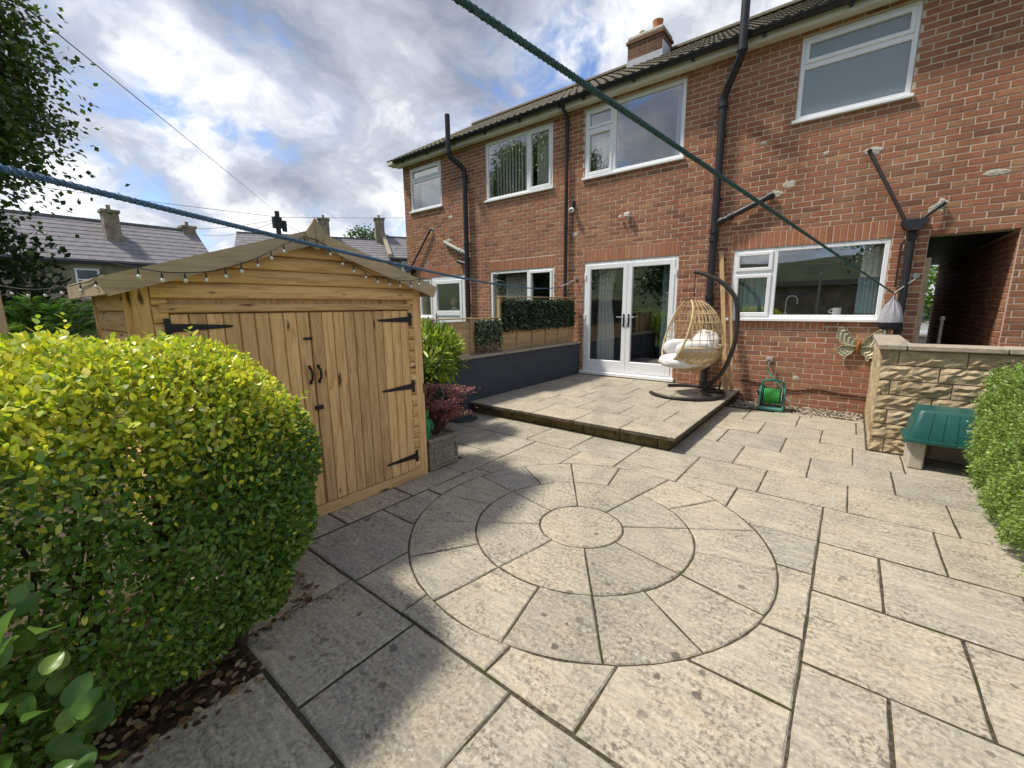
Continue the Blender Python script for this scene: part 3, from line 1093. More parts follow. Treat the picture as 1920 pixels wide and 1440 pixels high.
# --- openings: own house
W_k = (-1.53, .295, 1.285, 2.315)
W_d = (-4.125, -2.355, .235, 2.315)
W_u = (-.90, .275, 3.965, UP_T)
W_m = (-4.165, -2.385, 3.825, UP_T)
PASS = (.64, 1.38, -1, 2.31)
own_sold = [(-1.56, .30, 2.32, 2.545), (-4.15, -2.33, 2.32, 2.545), (-1.53, -.3, 1.135, 1.25)]
facade(own, PARTY + .002, 2.6, [W_k, W_d, W_u, W_m, PASS], own_sold)
# --- openings: neighbour
W_l = (-6.605, -4.86, 3.80, UP_T - .01)
W_s = (-9.2, -8.04, 3.925, UP_T - .03)
W_p = (-6.53, -4.82, .22, 2.285)
W_n = (-8.55, -7.36, .22, 2.265)
W_w = (-9.05, -8.56, 1.255, 2.235)
nei_sold = [(-6.56, -4.80, 2.29, 2.515), (-9.06, -7.34, 2.27, 2.495)]
facade(nei, -9.465, PARTY - .002, [W_l, W_s, W_p, W_n, W_w], nei_sold, phase=.06)

f = .055
# kitchen window
x0, x1, z0, z1 = W_k
mk = -.97
window(own, *W_k, [(x0 + f - .01, mk - .028, 1.995, z1 - f + .01, True), (x0 + f - .01, mk - .028, z0 + f - .01, 1.945, True), (mk + .035, x1 - f, z0 + f, z1 - f, False)],
       mull=[(mk, z0, z1)], trans=[(1.97, x0, mk)])
x0, x1, z0, z1 = W_u
window(own, *W_u, [(x0 + f - .01, x1 - f + .01, 4.655, z1 - f + .01, True), (x0 + f, x1 - f, z0 + f, 4.59, False)], trans=[(4.625, x0, x1)], glass='obscure_glass')
x0, x1, z0, z1 = W_m
mm = -3.59
window(own, *W_m, [(x0 + f - .01, mm - .028, 4.645, z1 - f + .01, True), (x0 + f - .01, mm - .028, z0 + f - .01, 4.595, True), (mm + .035, x1 - f, z0 + f, z1 - f, False)],
       mull=[(mm, z0, z1)], trans=[(4.62, x0, mm)])
x0, x1, z0, z1 = W_l
ml = -5.47
window(nei, *W_l, [(x0 + f, ml - .035, z0 + f, z1 - f, False), (ml + .028, x1 - f + .01, z0 + f - .01, z1 - f + .01, True)], mull=[(ml, z0, z1)])
x0, x1, z0, z1 = W_s
window(nei, *W_s, [(x0 + f - .01, x1 - f + .01, 4.665, z1 - f + .01, True), (x0 + f, x1 - f, z0 + f, 4.60, False)], trans=[(4.635, x0, x1)])
x0, x1, z0, z1 = W_p
window(nei, *W_p, [(x0 + f, ml - .035, z0 + f, z1 - f, False), (ml + .028, x1 - f + .01, z0 + f - .01, z1 - f + .01, True)], mull=[(ml, z0, z1)], sill=False, name='patio_door')
x0, x1, z0, z1 = W_w
window(nei, *W_w, [(x0 + f, x1 - f, z0 + f, z1 - f, False)])


def glazed_door(house, x0, x1, z0, z1, name, glass_from, hand):
    """door leaf: stiles, rails, pane, handle"""
    y0, y1 = FY + .002, FY + .07
    m = MB()
    sw = .085
    bar(m, x0, x0 + sw, y0, y1, z0, z1)
    bar(m, x1 - sw, x1, y0, y1, z0, z1)
    bar(m, x0 + sw - .004, x1 - sw + .004, y0 + .0007, y1 - .0007, z1 - sw, z1 - .0005)
    bar(m, x0 + sw - .004, x1 - sw + .004, y0 + .0007, y1 - .0007, z0 + .0005, glass_from if glass_from < z0 + .3 else z0 + .15)
    if glass_from > z0 + .3:
        bar(m, x0 + sw - .004, x1 - sw + .004, y0 + .0007, y1 - .0007, glass_from - .12, glass_from)
        bar(m, x0 + sw - .004, x1 - sw + .004, y0 + .02, y1 - .02, z0 + .12, glass_from - .1)
    d = m.build(name, 'upvc', house)
    MB().box(x0 + sw - .005, x1 - sw + .005, y0 + .03, y0 + .036, glass_from - .005, z1 - sw + .005).build('pane', 'glass', d)
    hx = x1 - .045 if hand == 'r' else x0 + .045
    hz = z0 + .98
    h = MB().cbox(hx - .017, hx + .017, y0 - .010, y0 + .002, hz - .13, hz + .10, .004)
    h.build('handle_plate', 'black_iron', d)
    s = -1 if hand == 'r' else 1
    MB().tube([(hx, y0 - .008, hz + .04), (hx, y0 - .05, hz + .04), (hx + s * .02, y0 - .055, hz + .04), (hx + s * .12, y0 - .055, hz + .045)], .010, 8).build('handle', 'steel', d, smooth=True)
    return d


# French doors of our house
x0, x1, z0, z1 = W_d
m = MB()
frame_ring(m, x0 + .003, x1 - .003, z0 + .003, z1 - .003, .06, FY + .012, FY + .085)
fd = m.build('door_frame', 'upvc', own)
MB().cbox(x0 - .04, x1 + .04, FY - .07, FY + .10, z0 - .05, z0 + .008, .006).build('sill', 'upvc', fd)
xm = (x0 + x1) / 2 + .0
glazed_door(own, x0 + .05, xm - .002, z0 + .035, z1 - .05, 'door', z0 + .035 + .20, 'r')
glazed_door(own, xm + .002, x1 - .05, z0 + .035, z1 - .05, 'door', z0 + .035 + .20, 'l')
for zz_ in (.55, 1.25, 2.0):
    for xx_ in (x0 + .03, x1 - .03):
        MB().cbox(xx_ - .018, xx_ + .018, FY - .014, FY + .004, zz_, zz_ + .10, .004).build('hinge', 'white_plastic', fd)
# neighbour's half glazed door
x0, x1, z0, z1 = W_n
m = MB()
frame_ring(m, x0 + .003, x1 - .003, z0 + .003, z1 - .003, .11, FY + .012, FY + .085)
m.build('door_frame', 'upvc', nei)
glazed_door(nei, x0 + .10, x1 - .10, z0 + .06, z1 - .10, 'door', 1.42, 'l')


# --- rooms, outer shell, passage
def room(house, x0, x1, z0, z1, y0, y1):
    m = MB()
    m.add([(x0, y0, z0), (x1, y0, z0), (x1, y1, z0), (x0, y1, z0), (x0, y0, z1), (x1, y0, z1), (x1, y1, z1), (x0, y1, z1)],
          [(0, 1, 2, 3), (7, 6, 5, 4), (1, 5, 6, 2), (2, 6, 7, 3), (3, 7, 4, 0)])
    m.build('room', 'room_paint', house)


YB = 13.4
for (a, b, c, d) in ((-4.48, -1.95, .2, 2.6), (-1.9, .5, .2, 2.6), (-4.48, -1.95, 2.8, 5.1), (-1.9, .9, 2.8, 5.1)):
    room(own, a, b, c, d, FY + .256, 11.4)
for (a, b, c, d) in ((-7.1, -4.58, .2, 2.6), (-9.4, -7.15, .2, 2.6), (-7.0, -4.58, 2.8, 5.1), (-9.4, -7.05, 2.8, 5.1)):
    room(nei, a, b, c, d, FY + .256, 11.4)
m = MB()
m.box(-9.465, -9.42, FY + .26, YB, -.07, 5.1)
m.box(-9.46, PARTY - .003, YB - .1, YB, -.07, 5.1)
m.box(PARTY - .03, PARTY - .003, FY + .26, YB - .11, -.07, 5.3)
m.build('outer_wall', 'mortar', nei)
m = MB()
m.box(PARTY + .003, PARTY + .03, FY + .26, YB - .11, -.07, 5.3)
m.box(PARTY + .003, .63, YB - .1, YB, -.07, 5.1)
m.box(.52, .64, FY + .26, YB, -.07, 2.45)
m.box(1.3805, 2.6, FY + .252, YB, -.07, 2.45)
m.box(.525, 2.595, FY + .252, YB - .11, 2.455, 2.6)
m.box(.64, 2.6, YB - .1, YB, 2.46, 5.1)
m.box(2.55, 2.6, FY + .26, YB - .11, 2.605, 5.1)
pw = m.build('passage_wall', 'mortar', own)
MB().box(.642, 1.385, FY + .02, YB, 2.313, 2.44).build('lintel', 'black_iron', own)  # whole passage ceiling, coloured near-black to deepen the shade inside
# bricks lining the right-hand passage wall
m = MB()
br = course_bricks(FY + .034, YB, -.04, 2.30, [])
for r_ in br:
    q = MB()
    brick_geo(q, r_, 0, random.uniform(-.002, .0015))
    m.add([(1.3735 + (y if y < .028 else .008), x, z) for x, y, z in q.v], [tuple(reversed(t_)) for t_ in q.f])
m.build('brickwork', 'brick_many', pw, kind='stuff', fix=False)
MB().cbox(.66, 1.19, YB - .05, YB - .01, .02, 2.0, .004).build('passage_light_blocker', 'grey_wood_z', own)  # unseen board added at the far end to keep light out
MB().cbox(.645, .70, FY + .10, FY + .16, -.01, 2.05, .004).build('gate_post', 'grey_wood_z', own)
MB().box(.64, 1.40, FY - 1.75, 14.5, -.06, .004).build('passage_floor', 'asphalt', own)


# --- eaves: soffit, fascia, gutter, roof
def eaves(house, x0, x1):
    MB().box(x0, x1, FY - .185, FY + .02, 5.051, 5.060).build('soffit', 'soffit_white', house)
    MB().cbox(x0, x1, FY - .205, FY - .187, 5.02, 5.13, .003).build('fascia', 'soffit_white', house)
    m = MB()
    prof = [(FY - .265 + .06 * math.cos(a), 5.145 + .062 * math.sin(a)) for a in [math.pi + math.pi * k / 10 for k in range(11)]]
    prof += [(FY - .265 + .054 * math.cos(a), 5.145 + .056 * math.sin(a)) for a in [2 * math.pi - math.pi * k / 10 for k in range(11)]]
    m.prism(prof, x0 - .03, x1 + .02, 'yz')
    gt = m.build('gutter', 'gutter_black', house, smooth=True)
    x = x0 + .45
    while x < x1:
        MB().cbox(x - .02, x + .02, FY - .272, FY - .2055, 5.060, 5.086, .005).build('bracket', 'gutter_black', gt)
        x += .92


eaves(own, PARTY, 2.6)
eaves(nei, -9.62, PARTY - .02)
MB().cbox(-9.66, -9.45, FY - .33, FY - .18, 5.05, 5.13, .01).build('gutter_end', 'soffit_white', nei)
PITCH = R(29.2)
EY, EZ = FY - .30, 5.118
RY = (FY + YB) / 2


def tile_mesh():
    """one interlocking roll tile, 0.30 wide, 0.33 long, lying along +Y, rolls across X"""
    n = 12
    top = []
    for i in range(n + 1):
        x = -.152 + .304 * i / n
        top.append((x, .024 * max(0, math.sin(2 * math.pi * (x + .152) / .152 - .6)) ** .8 if math.sin(2 * math.pi * (x + .152) / .152 - .6) > 0 else 0.0))
    vs = [(x, 0, h + .028) for x, h in top] + [(x, .35, h + .006) for x, h in top] + [(x, 0, h + .012) for x, h in top]
    N = n + 1
    fs = [(i, i + 1, N + i + 1, N + i) for i in range(n)] + [(2 * N + i, 2 * N + i + 1, i + 1, i) for i in range(n)]
    return MB().add(vs, fs).mesh('tile', 'roof_tile', (0, 0, 0), smooth=False)


TM = tile_mesh()


def roof(house, x0, x1):
    cz, cs = math.cos(PITCH), math.sin(PITCH)
    ln = (RY - EY) / cz
    m = MB()
    pr = [(EY + .05, EZ), (RY, EZ + (RY - EY) * math.tan(PITCH)), (2 * RY - EY - .05, EZ)]
    m.prism(pr, x0, x1, 'yz')
    rf = m.build('roof', 'roof_tile', house)
    nx = int(round((x1 - x0) / .30))
    rest = MB()
    nr = int(ln / .31)
    for r_ in range(nr):
        for i in range(nx):
            x = x0 + (x1 - x0) * (i + .5) / nx
            s = r_ * .31
            pos = (x, EY + s * cz, EZ + s * cs + .012)
            if r_ < 5:
                o = link('tile', TM, pos, rf)
                o.rotation_euler = (PITCH, 0, random.uniform(-.006, .006))
            else:
                mt = Matrix.Translation(pos) @ Matrix.Rotation(PITCH, 4, 'X')
                rest.add([tuple(mt @ v_.co) for v_ in TM.vertices], [tuple(p_.vertices) for p_ in TM.polygons])
    rest.build('tiling', 'roof_tile', rf, kind='stuff', fix=False)
    q = MB()
    zr = EZ + (RY - EY) * math.tan(PITCH)
    q.prism([(RY + .13 * math.cos(a), zr + .02 + .10 * math.sin(a)) for a in [math.pi * k / 8 for k in range(9)]], x0, x1, 'yz')
    q.build('ridge', 'roof_tile', rf, smooth=True)
    return rf


roof(own, PARTY + .01, 2.6)
roof(nei, -9.70, PARTY - .01)

# --- chimney
chx0, chx1, chy0, chy1 = -4.50, -3.72, 9.86, 10.42
ch = MB().box(chx0 + .007, chx1 - .007, chy0 + .007, chy1 - .007, 6.2, 7.14).build('chimney', 'mortar', own)
zc, k = 6.45, 0
while zc < 7.13:
    xx = chx0 - (.1125 if k % 2 else 0)
    while xx < chx1:
        a, b = max(xx, chx0), min(xx + .215, chx1)
        if b - a > .04:
            MB().cbox(a, b, chy0, chy0 + .05, zc, zc + .065, .003).build('brick', 'brick_soot', ch)
        xx += .225
    yy = chy0 + .056 - (.1125 if k % 2 == 0 else 0)
    while yy < chy1:
        a, b = max(yy, chy0 + .056), min(yy + .215, chy1)
        if b - a > .04:
            MB().cbox(chx1 - .05, chx1, a, b, zc, zc + .065, .003).build('brick', 'brick_soot', ch)
        yy += .225
    zc += .075
    k += 1
MB().cbox(chx0 - .03, chx1 + .03, chy0 - .03, chy1 + .03, 7.14, 7.20, .006).build('corbel', 'brick_soot', ch)
MB().cbox(chx0 - .01, chx1 + .01, chy0 - .01, chy1 + .01, 7.20, 7.30, .03).build('flaunching', 'cement_patch', ch)
MB().lathe([(.10, 0), (.105, .05), (.10, .08), (.105, .20), (.115, .24), (.08, .24), (.08, .1)], (-3.93, 10.1, 7.28), 18).build('chimney_pot', 'terracotta', ch, smooth=True)
MB().lathe([(.055, 0), (.055, .12), (.065, .13), (.065, .16), (.02, .17)], (-4.28, 10.1, 7.28), 14).build('chimney_cowl', 'cement_patch', ch, smooth=True)
m = MB()
m.box(chx0 - .01, chx1 + .01, chy0 - .012, chy0 + .002, 6.45, 6.83)
m.box(chx1 - .002, chx1 + .012, chy0 + .003, chy1, 6.45, 7.0)
m.build('flashing', 'lead', ch)


# --- pipes
def pipe(house, name, pts, r, mat='black_pipe', collars=(), seg=14):
    """pts get rounded elbows; collars = (point index along polyline, x,y,z, axis vector)"""
    P = [Vector(p) for p in pts]
    path = [P[0]]
    for i in range(1, len(P) - 1):
        a, b, c = P[i - 1], P[i], P[i + 1]
        d0, d1 = (a - b).normalized(), (c - b).normalized()
        k_ = min(r * 1.6, (a - b).length * .45, (c - b).length * .45)
        for t in (0, .25, .5, .75, 1):
            p0, p1 = b + d0 * k_, b + d1 * k_
            path.append(p0 * (1 - t) ** 2 + b * 2 * t * (1 - t) + p1 * t * t)
    path.append(P[-1])
    o = MB().tube(path, r, seg).build(name, mat, house, smooth=True)
    for (p, d) in collars:
        p, d = Vector(p), Vector(d).normalized()
        MB().tube([p - d * .035, p - d * .03, p + d * .03, p + d * .035], [r * 1.02, r * 1.25, r * 1.25, r * 1.02], seg).build('collar', mat, o, smooth=True)
    return o


PY = FY - .085
UPY = 7.03
Z_ = (0, 0, 1)
p1 = pipe(own, 'soil_pipe', [(-1.815, PY, .165), (-1.815, PY, 4.52), (-1.545, UPY, 4.86), (-1.545, UPY, 5.62)], .055,
          collars=[((-1.815, PY, 4.40), Z_), ((-1.545, UPY, 4.92), Z_), ((-1.815, PY, 2.62), Z_), ((-1.815, PY, 2.50), Z_), ((-1.815, PY, 1.62), Z_), ((-1.815, PY, 1.52), Z_), ((-1.815, PY, .5), Z_), ((-1.815, PY, .25), Z_)])
for zz_ in (4.0, 3.1, 1.1):
    MB().cbox(-1.875, -1.755, FY - .03, FY + .004, zz_ - .02, zz_ + .02, .006).build('bracket', 'black_pipe', p1)
pipe(own, 'waste_pipe', [(-1.80, PY, 2.735), (-1.62, PY, 2.80), (-1.05, FY - .06, 3.05)], .042, collars=[((-1.60, PY + .002, 2.81), (1, 0, .4)), ((-1.72, PY, 2.765), (1, 0, .35)), ((-1.10, FY - .063, 3.03), (1, 0, .43))])
pipe(own, 'rain_pipe', [(-4.50, FY - .265, 5.15), (-4.50, FY - .265, 5.08), (-4.51, FY - .06, 4.92), (-4.51, FY - .06, .3)], .034,
     collars=[((-4.51, FY - .06, 4.85), Z_), ((-4.51, FY - .06, 3.0), Z_), ((-4.51, FY - .06, 1.75), Z_)])
hp = pipe(own, 'rain_pipe', [(.475, FY - .06, 2.36), (.475, FY - .06, -.02)], .040, collars=[((.475, FY - .06, 2.30), Z_), ((.475, FY - .06, 1.2), Z_)])
m = MB()
hop = [(.355, 2.50), (.605, 2.50), (.605, 2.455), (.525, 2.37), (.425, 2.37), (.355, 2.455)]
m.prism(hop, FY - .17, FY - .008, 'xz')
m.build('hopper', 'black_pipe', own)
pipe(own, 'waste_pipe', [(-.045, FY - .004, 3.41), (-.045, FY - .05, 3.40), (.375, FY - .09, 2.53), (.385, FY - .09, 2.47)], .020, 'chair_steel', collars=[((-.045, FY - .045, 3.40), (0, 1, .2))])
pipe(own, 'waste_pipe', [(.71, FY - .002, 2.66), (.71, FY - .05, 2.655), (.56, FY - .09, 2.52), (.555, FY - .09, 2.47)], .020, 'black_pipe', collars=[((.70, FY - .05, 2.648), (1, 0, .9))])
pipe(own, 'cable_duct', [(.39, FY - .02, 1.70), (.39, FY - .02, 2.22), (.42, FY - .02, 2.28)], .010, 'chair_steel', seg=8)
# neighbour's pipes
p3 = pipe(nei, 'soil_pipe', [(-7.17, PY, .0), (-7.17, PY, 4.55), (-7.335, UPY, 4.80), (-7.335, UPY, 5.62)], .055,
          collars=[((-7.17, PY, 4.42), Z_), ((-7.335, UPY, 4.86), Z_), ((-7.17, PY, 2.95), Z_), ((-7.17, PY, 2.62), Z_), ((-7.17, PY, 1.55), Z_), ((-7.17, PY, 1.15), Z_)])
pipe(nei, 'waste_pipe', [(-7.2, PY, 2.74), (-7.45, PY, 2.84), (-7.95, FY - .05, 3.06)], .045, 'grey_pipe', collars=[((-7.38, PY, 2.81), (1, 0, -.4)), ((-7.30, PY, 2.775), (1, 0, -.4))])
pipe(nei, 'waste_pipe', [(-7.2, PY, 2.50), (-7.50, PY + .02, 2.58)], .040, 'black_pipe')
pipe(nei, 'waste_pipe', [(-8.42, FY - .004, 3.42), (-8.44, FY - .05, 3.41), (-9.20, FY - .08, 2.58), (-9.22, FY - .08, 2.5)], .022, 'black_pipe')
m = MB()
m.prism([(-9.40, 2.55), (-9.08, 2.55), (-9.08, 2.50), (-9.18, 2.42), (-9.30, 2.42), (-9.40, 2.50)], FY - .17, FY - .008, 'xz')
m.build('hopper', 'black_pipe', nei)
pipe(nei, 'rain_pipe', [(-9.24, FY - .06, 2.43), (-9.24, FY - .06, 0)], .034)
pipe(own, 'cable', [(-4.40, FY - .012, 3.25), (-4.40, FY - .012, 2.95), (-4.42, FY - .012, 2.7)], .006, 'dark_wire', seg=6)
pipe(own, 'cable', [(-1.30, FY - .012, .33), (-1.0, FY - .012, .30), (-.9, FY - .012, .245), (-.55, FY - .012, .235), (-.3, FY - .012, .29), (0, FY - .012, .25), (.28, FY - .012, .235)], .010, 'stem_red', seg=6)


# --- mortar smears round old pipe holes
def patch(x, z, w_, h, seed):
    r0 = random.Random(seed)
    n = 22
    pts = []
    for k_ in range(n):
        a = 2 * math.pi * k_ / n
        s = r0.uniform(.68, 1.08)
        pts.append((x + w_ * math.cos(a) * s, z + h * math.sin(a) * s))
    vs = [(x, FY - .006, z)] + [(p[0] * .6 + x * .4, FY - .0055 + r0.uniform(-.0025, .002), p[1] * .6 + z * .4) for p in pts] + [(p[0], FY - .0018, p[1]) for p in pts]
    fs = [(0, 1 + k_, 1 + (k_ + 1) % n) for k_ in range(n)] + [(1 + k_, 1 + n + k_, 1 + n + (k_ + 1) % n, 1 + (k_ + 1) % n) for k_ in range(n)]
    return MB().add(vs, fs)


for i, (x, z, a, b) in enumerate([(-.01, 3.41, .10, .055), (.70, 2.655, .055, .085), (.63, 2.61, .05, .05), (-.89, 3.165, .085, .06), (-1.04, 3.06, .12, .05), (-.50, 3.48, .035, .03),
                                  (1.11, 2.94, .115, .038), (-4.35, 2.86, .10, .04), (-1.25, 3.78, .05, .03), (-.56, .42, .05, .045)]):
    patch(x, z, a, b, i).build('mortar_patch', 'cement_patch', own, smooth=True)
patch(-8.43, 3.40, .07, .08, 31).build('mortar_patch', 'cement_patch', nei, smooth=True)
patch(-7.75, 3.62, .09, .05, 32).build('mortar_patch', 'cement_patch', nei, smooth=True)
patch(-7.85, 3.10, .10, .05, 33).build('mortar_patch', 'cement_patch', nei, smooth=True)

# --- wall fittings
fl = thing('floodlight', (-3.27, FY, 3.05), 'small white security floodlight on the wall above the French doors', 'light')
MB().cbox(-3.32, -3.22, FY - .09, FY - .02, 3.03, 3.10, .01).build('lamp_head', 'white_plastic', fl)
MB().cbox(-3.31, -3.23, FY - .098, FY - .0905, 3.04, 3.09, .002).build('lens', 'lamp_lens', fl)
MB().cbox(-3.29, -3.25, FY - .019, FY + .004, 3.0, 3.06, .004).build('bracket', 'white_plastic', fl)
MB().lathe([(.0, -.02), (.025, -.015), (.028, .01), (.0, .03)], (-3.40, FY - .05, 3.05), 12).build('sensor', 'white_plastic', fl, smooth=True)
cc = thing('security_camera', (-4.37, FY, 3.25), 'white dome security camera beside the downpipe left of the French doors', 'camera')
MB().ellipsoid((-4.37, FY - .09, 3.29), (.055, .055, .05)).build('camera_body', 'white_plastic', cc, smooth=True)
MB().lathe([(.022, -.0), (.022, .008), (.0, .009)], (-4.36, FY - .148, 3.285), 12, 'y').build('lens', 'black_iron', cc, smooth=True)
MB().cbox(-4.40, -4.34, FY - .04, FY + .004, 3.33, 3.47, .008).build('bracket', 'black_iron', cc)
MB().tube([(-4.37, FY - .03, 3.36), (-4.37, FY - .08, 3.34), (-4.37, FY - .09, 3.32)], .018, 10).build('arm', 'black_iron', cc, smooth=True)


def wall_hook(x, z, label):
    h = thing('rope_hook', (x, FY, z), label, 'hook')
    MB().lathe([(.035, -.012), (.03, .0), (.0, .001)], (x, FY - .002, z), 14, 'y').build('plate', 'steel', h, smooth=True)
    MB().tube([(x, FY - .004, z), (x, FY - .045, z), (x - .01, FY - .065, z - .015), (x - .012, FY - .06, z - .045), (x - .005, FY - .035, z - .05)], .007, 8).build('hook', 'steel', h, smooth=True)


wall_hook(-4.29, 2.03, 'steel rope hook on the wall left of the French doors')
wall_hook(.575, 1.83, 'steel rope hook on the pier beside the dark passage')


# --- curtains and blinds hanging inside
def curtain(name, x0, x1, z0, z1, y, amp, waves, mat, label, cat='curtain', gather=0.0):
    m = MB()
    n = max(16, int(waves * 10))
    vs = []
    for j in range(9):
        t = j / 8
        for i in range(n + 1):
            u = i / n
            xx_ = x0 + (x1 - x0) * u
            xc = x0 + (x1 - x0) * .15
            xx_ = xx_ + (xc - xx_) * gather * math.sin(math.pi * min(1, t * 1.6)) ** 2 * .6
            vs.append((xx_, y + amp * math.sin(2 * math.pi * waves * u + .6 * math.sin(5 * u)) * (1 - .25 * t), z1 + (z0 - z1) * t))
    m.add(vs, [(j * (n + 1) + i, j * (n + 1) + i + 1, (j + 1) * (n + 1) + i + 1, (j + 1) * (n + 1) + i) for j in range(8) for i in range(n)])
    o = m.build(name, mat, smooth=True, label=label, cat=cat)
    md = o.modifiers.new('thick', 'SOLIDIFY')
    md.thickness = .004
    return o


curtain('curtain', -4.0, -3.62, .25, 2.26, FY + .36, .04, 5, 'curtain_white', 'white gathered curtain behind the left pane of the French doors', gather=.35)
curtain('curtain', -2.72, -2.40, .25, 2.26, FY + .36, .035, 5, 'curtain_teal', 'pale teal curtain behind the right pane of the French doors')
curtain('curtain', .03, .27, 1.85, 2.27, FY + .30, .012, 4, 'curtain_white', 'short white net curtain at the right of the kitchen window')
curtain('curtain', .02, .27, 1.32, 1.84, FY + .31, .02, 6, 'curtain_teal', 'teal ribbed blind below the net curtain of the kitchen window')
curtain('curtain', -1.46, -1.02, 1.36, 1.94, FY + .33, .03, 5, 'curtain_teal', 'teal curtain behind the small lower light of the kitchen window')
curtain('curtain', -2.62, -2.44, 3.85, 4.95, FY + .34, .03, 4, 'curtain_white', 'white curtain at the right edge of the large bedroom window')
curtain('curtain', -4.10, -3.66, 3.86, 4.58, FY + .34, .03, 6, 'curtain_white', 'white net curtain in the small casement of the bedroom window')
curtain('curtain', -9.13, -8.11, 3.96, 4.62, FY + .30, .035, 9, 'curtain_teal', 'teal curtain in the small upstairs window at the house end')
curtain('curtain', -6.40, -5.6, .3, 2.24, FY + .40, .035, 9, 'curtain_white', 'white curtain behind the left pane of the neighbour patio door')
curtain('curtain', -8.98, -8.70, 1.29, 2.2, FY + .30, .02, 4, 'curtain_white', 'white curtain in the narrow window beside the half glazed door')
for (x0, x1, lab, st, rot) in ((-6.54, -5.52, 'cream vertical blind with open slats in the wide upstairs window', .085, -24), (-5.42, -4.92, 'pale vertical blind with closed slats in the upstairs side casement', .07, 14)):
    bl = thing('vertical_blind', ((x0 + x1) / 2, FY + .3, 3.84), lab, 'blind')
    MB().cbox(x0, x1, FY + .27, FY + .31, 4.915, 4.945, .003).build('rail', 'white_plastic', bl)
    x = x0 + .04
    while x < x1 - .02:
        s = MB().box(x - .043, x + .043, -.0008, .0008, 3.86, 4.915)
        s.xf(Matrix.Translation((x, FY + .29, 0)) @ Matrix.Rotation(R(rot + random.uniform(-4, 4)), 4, 'Z') @ Matrix.Translation((-x, 0, 0)))
        s.build('slat', 'blind_cream', bl)
        x += st
bt = [(-.78, .05, .13, 'small white bottle at the left of the bathroom window ledge'), (-.32, .055, .14, 'white pump bottle in the middle of the bathroom window ledge'),
      (.10, .085, .13, 'broad white bowl at the right of the bathroom window ledge')]
for (x, r_, h, lab) in bt:
    MB().lathe([(r_ * .8, 0), (r_, .01), (r_, h * .55), (r_ * .5, h * .7), (r_ * .2, h * .75), (r_ * .2, h * 1.2), (.004, h * 1.22)], (x, FY + .12, 4.02), 14).build('bottle', 'white_plastic', smooth=True, label=lab, cat='bottle')
MB().box(-.85, .22, FY + .086, FY + .25, 3.99, 4.018).build('window_ledge', 'upvc', own)
MB().box(-1.47, .24, FY + .086, FY + .25, 1.31, 1.338).build('window_ledge', 'upvc', own)
mg = thing('mug', (-.18, FY + .17, 1.34), 'white mug on the kitchen window ledge', 'mug')
MB().lathe([(.045, 0), (.05, .004), (.05, .10), (.045, .10), (.043, .01)], (-.18, FY + .17, 1.339), 18).build('cup', 'white_plastic', mg, smooth=True)
MB().tube([(-.23, FY + .17, 1.42), (-.265, FY + .17, 1.41), (-.268, FY + .17, 1.38), (-.23, FY + .17, 1.365)], .007, 8).build('handle', 'white_plastic', mg, smooth=True)
tp = thing('kitchen_tap', (-.80, FY + .2, 1.34), 'tall curved steel tap behind the kitchen window', 'tap')
MB().tube([(-.80, FY + .2, 1.34)] + [(-.80 + .07 - .07 * math.cos(a), FY + .2, 1.55 + .07 * math.sin(a)) for a in [math.pi * k_ / 8 for k_ in range(9)]] + [(-.66, FY + .2, 1.50)], .011, 10).build('spout', 'steel', tp, smooth=True)
MB().lathe([(.025, 0), (.025, .03), (.013, .05)], (-.80, FY + .2, 1.339), 12).build('base', 'steel', tp, smooth=True)


# --- person behind the neighbour's door
def skin_body(name, verts, edges, radii, mat, parent, sub=2):
    me = bpy.data.meshes.new(name)
    org = Vector(verts[0])
    me.from_pydata([tuple(Vector(p) - org) for p in verts], edges, [])
    me.materials.append(MATS[mat])
    o = link(name, me, tuple(org), parent)
    md = o.modifiers.new('skin', 'SKIN')
    for i, r_ in enumerate(radii):
        me.skin_vertices[0].data[i].radius = (r_, r_ * .85) if not isinstance(r_, tuple) else r_
        me.skin_vertices[0].data[i].use_root = (i == 0)
    md.use_smooth_shade = True
    ss = o.modifiers.new('sub', 'SUBSURF')
    ss.levels = ss.render_levels = sub
    return o


px_, py_ = -8.14, 7.84
per = thing('person', (px_, py_, .2), 'person with short fair hair and a white top behind the glazed door', 'person')
B = lambda x, y, z: (px_ + x, py_ + y, .2 + z * .905)
skin_body('body', [B(0, 0, .92), B(0, 0, 1.12), B(0, 0, 1.30), B(0, -.01, 1.40), B(0, -.02, 1.47), B(.17, 0, 1.32), B(.24, -.02, 1.08), B(.17, -.15, .92), B(-.17, 0, 1.32), B(-.24, -.02, 1.08), B(-.15, -.15, .94),
                   B(.09, 0, .85), B(.10, -.01, .48), B(.10, .01, .08), B(.11, -.14, .04), B(-.09, 0, .85), B(-.10, -.01, .48), B(-.10, .01, .08), B(-.11, -.14, .04)],
          [(0, 1), (1, 2), (2, 3), (3, 4), (2, 5), (5, 6), (6, 7), (2, 8), (8, 9), (9, 10), (0, 11), (11, 12), (12, 13), (13, 14), (0, 15), (15, 16), (16, 17), (17, 18)],
          [.14, .13, .13, .07, .055, .065, .05, .035, .065, .05, .035, .085, .06, .045, .04, .085, .06, .045, .04], 'cloth_white', per)
hd = MB()
hd.ellipsoid((0, 0, 0), (.075, .095, .115), 18, 12)
hv = []
for (x, y, z) in hd.v:
    if y < -.05 and -.05 < z < .02 and abs(x) < .018:
        y -= .02
    if z < -.04:
        x *= .82
        y = y * .92 - .01
    hv.append((x, y, z))
hd.v = hv
HC = B(.0, -.03, 1.585)
hd.xf(Matrix.Translation(HC))
hd.build('head', 'skin', per, smooth=True)
hr = MB().ellipsoid((0, .018, .022), (.086, .098, .112), 16, 10)
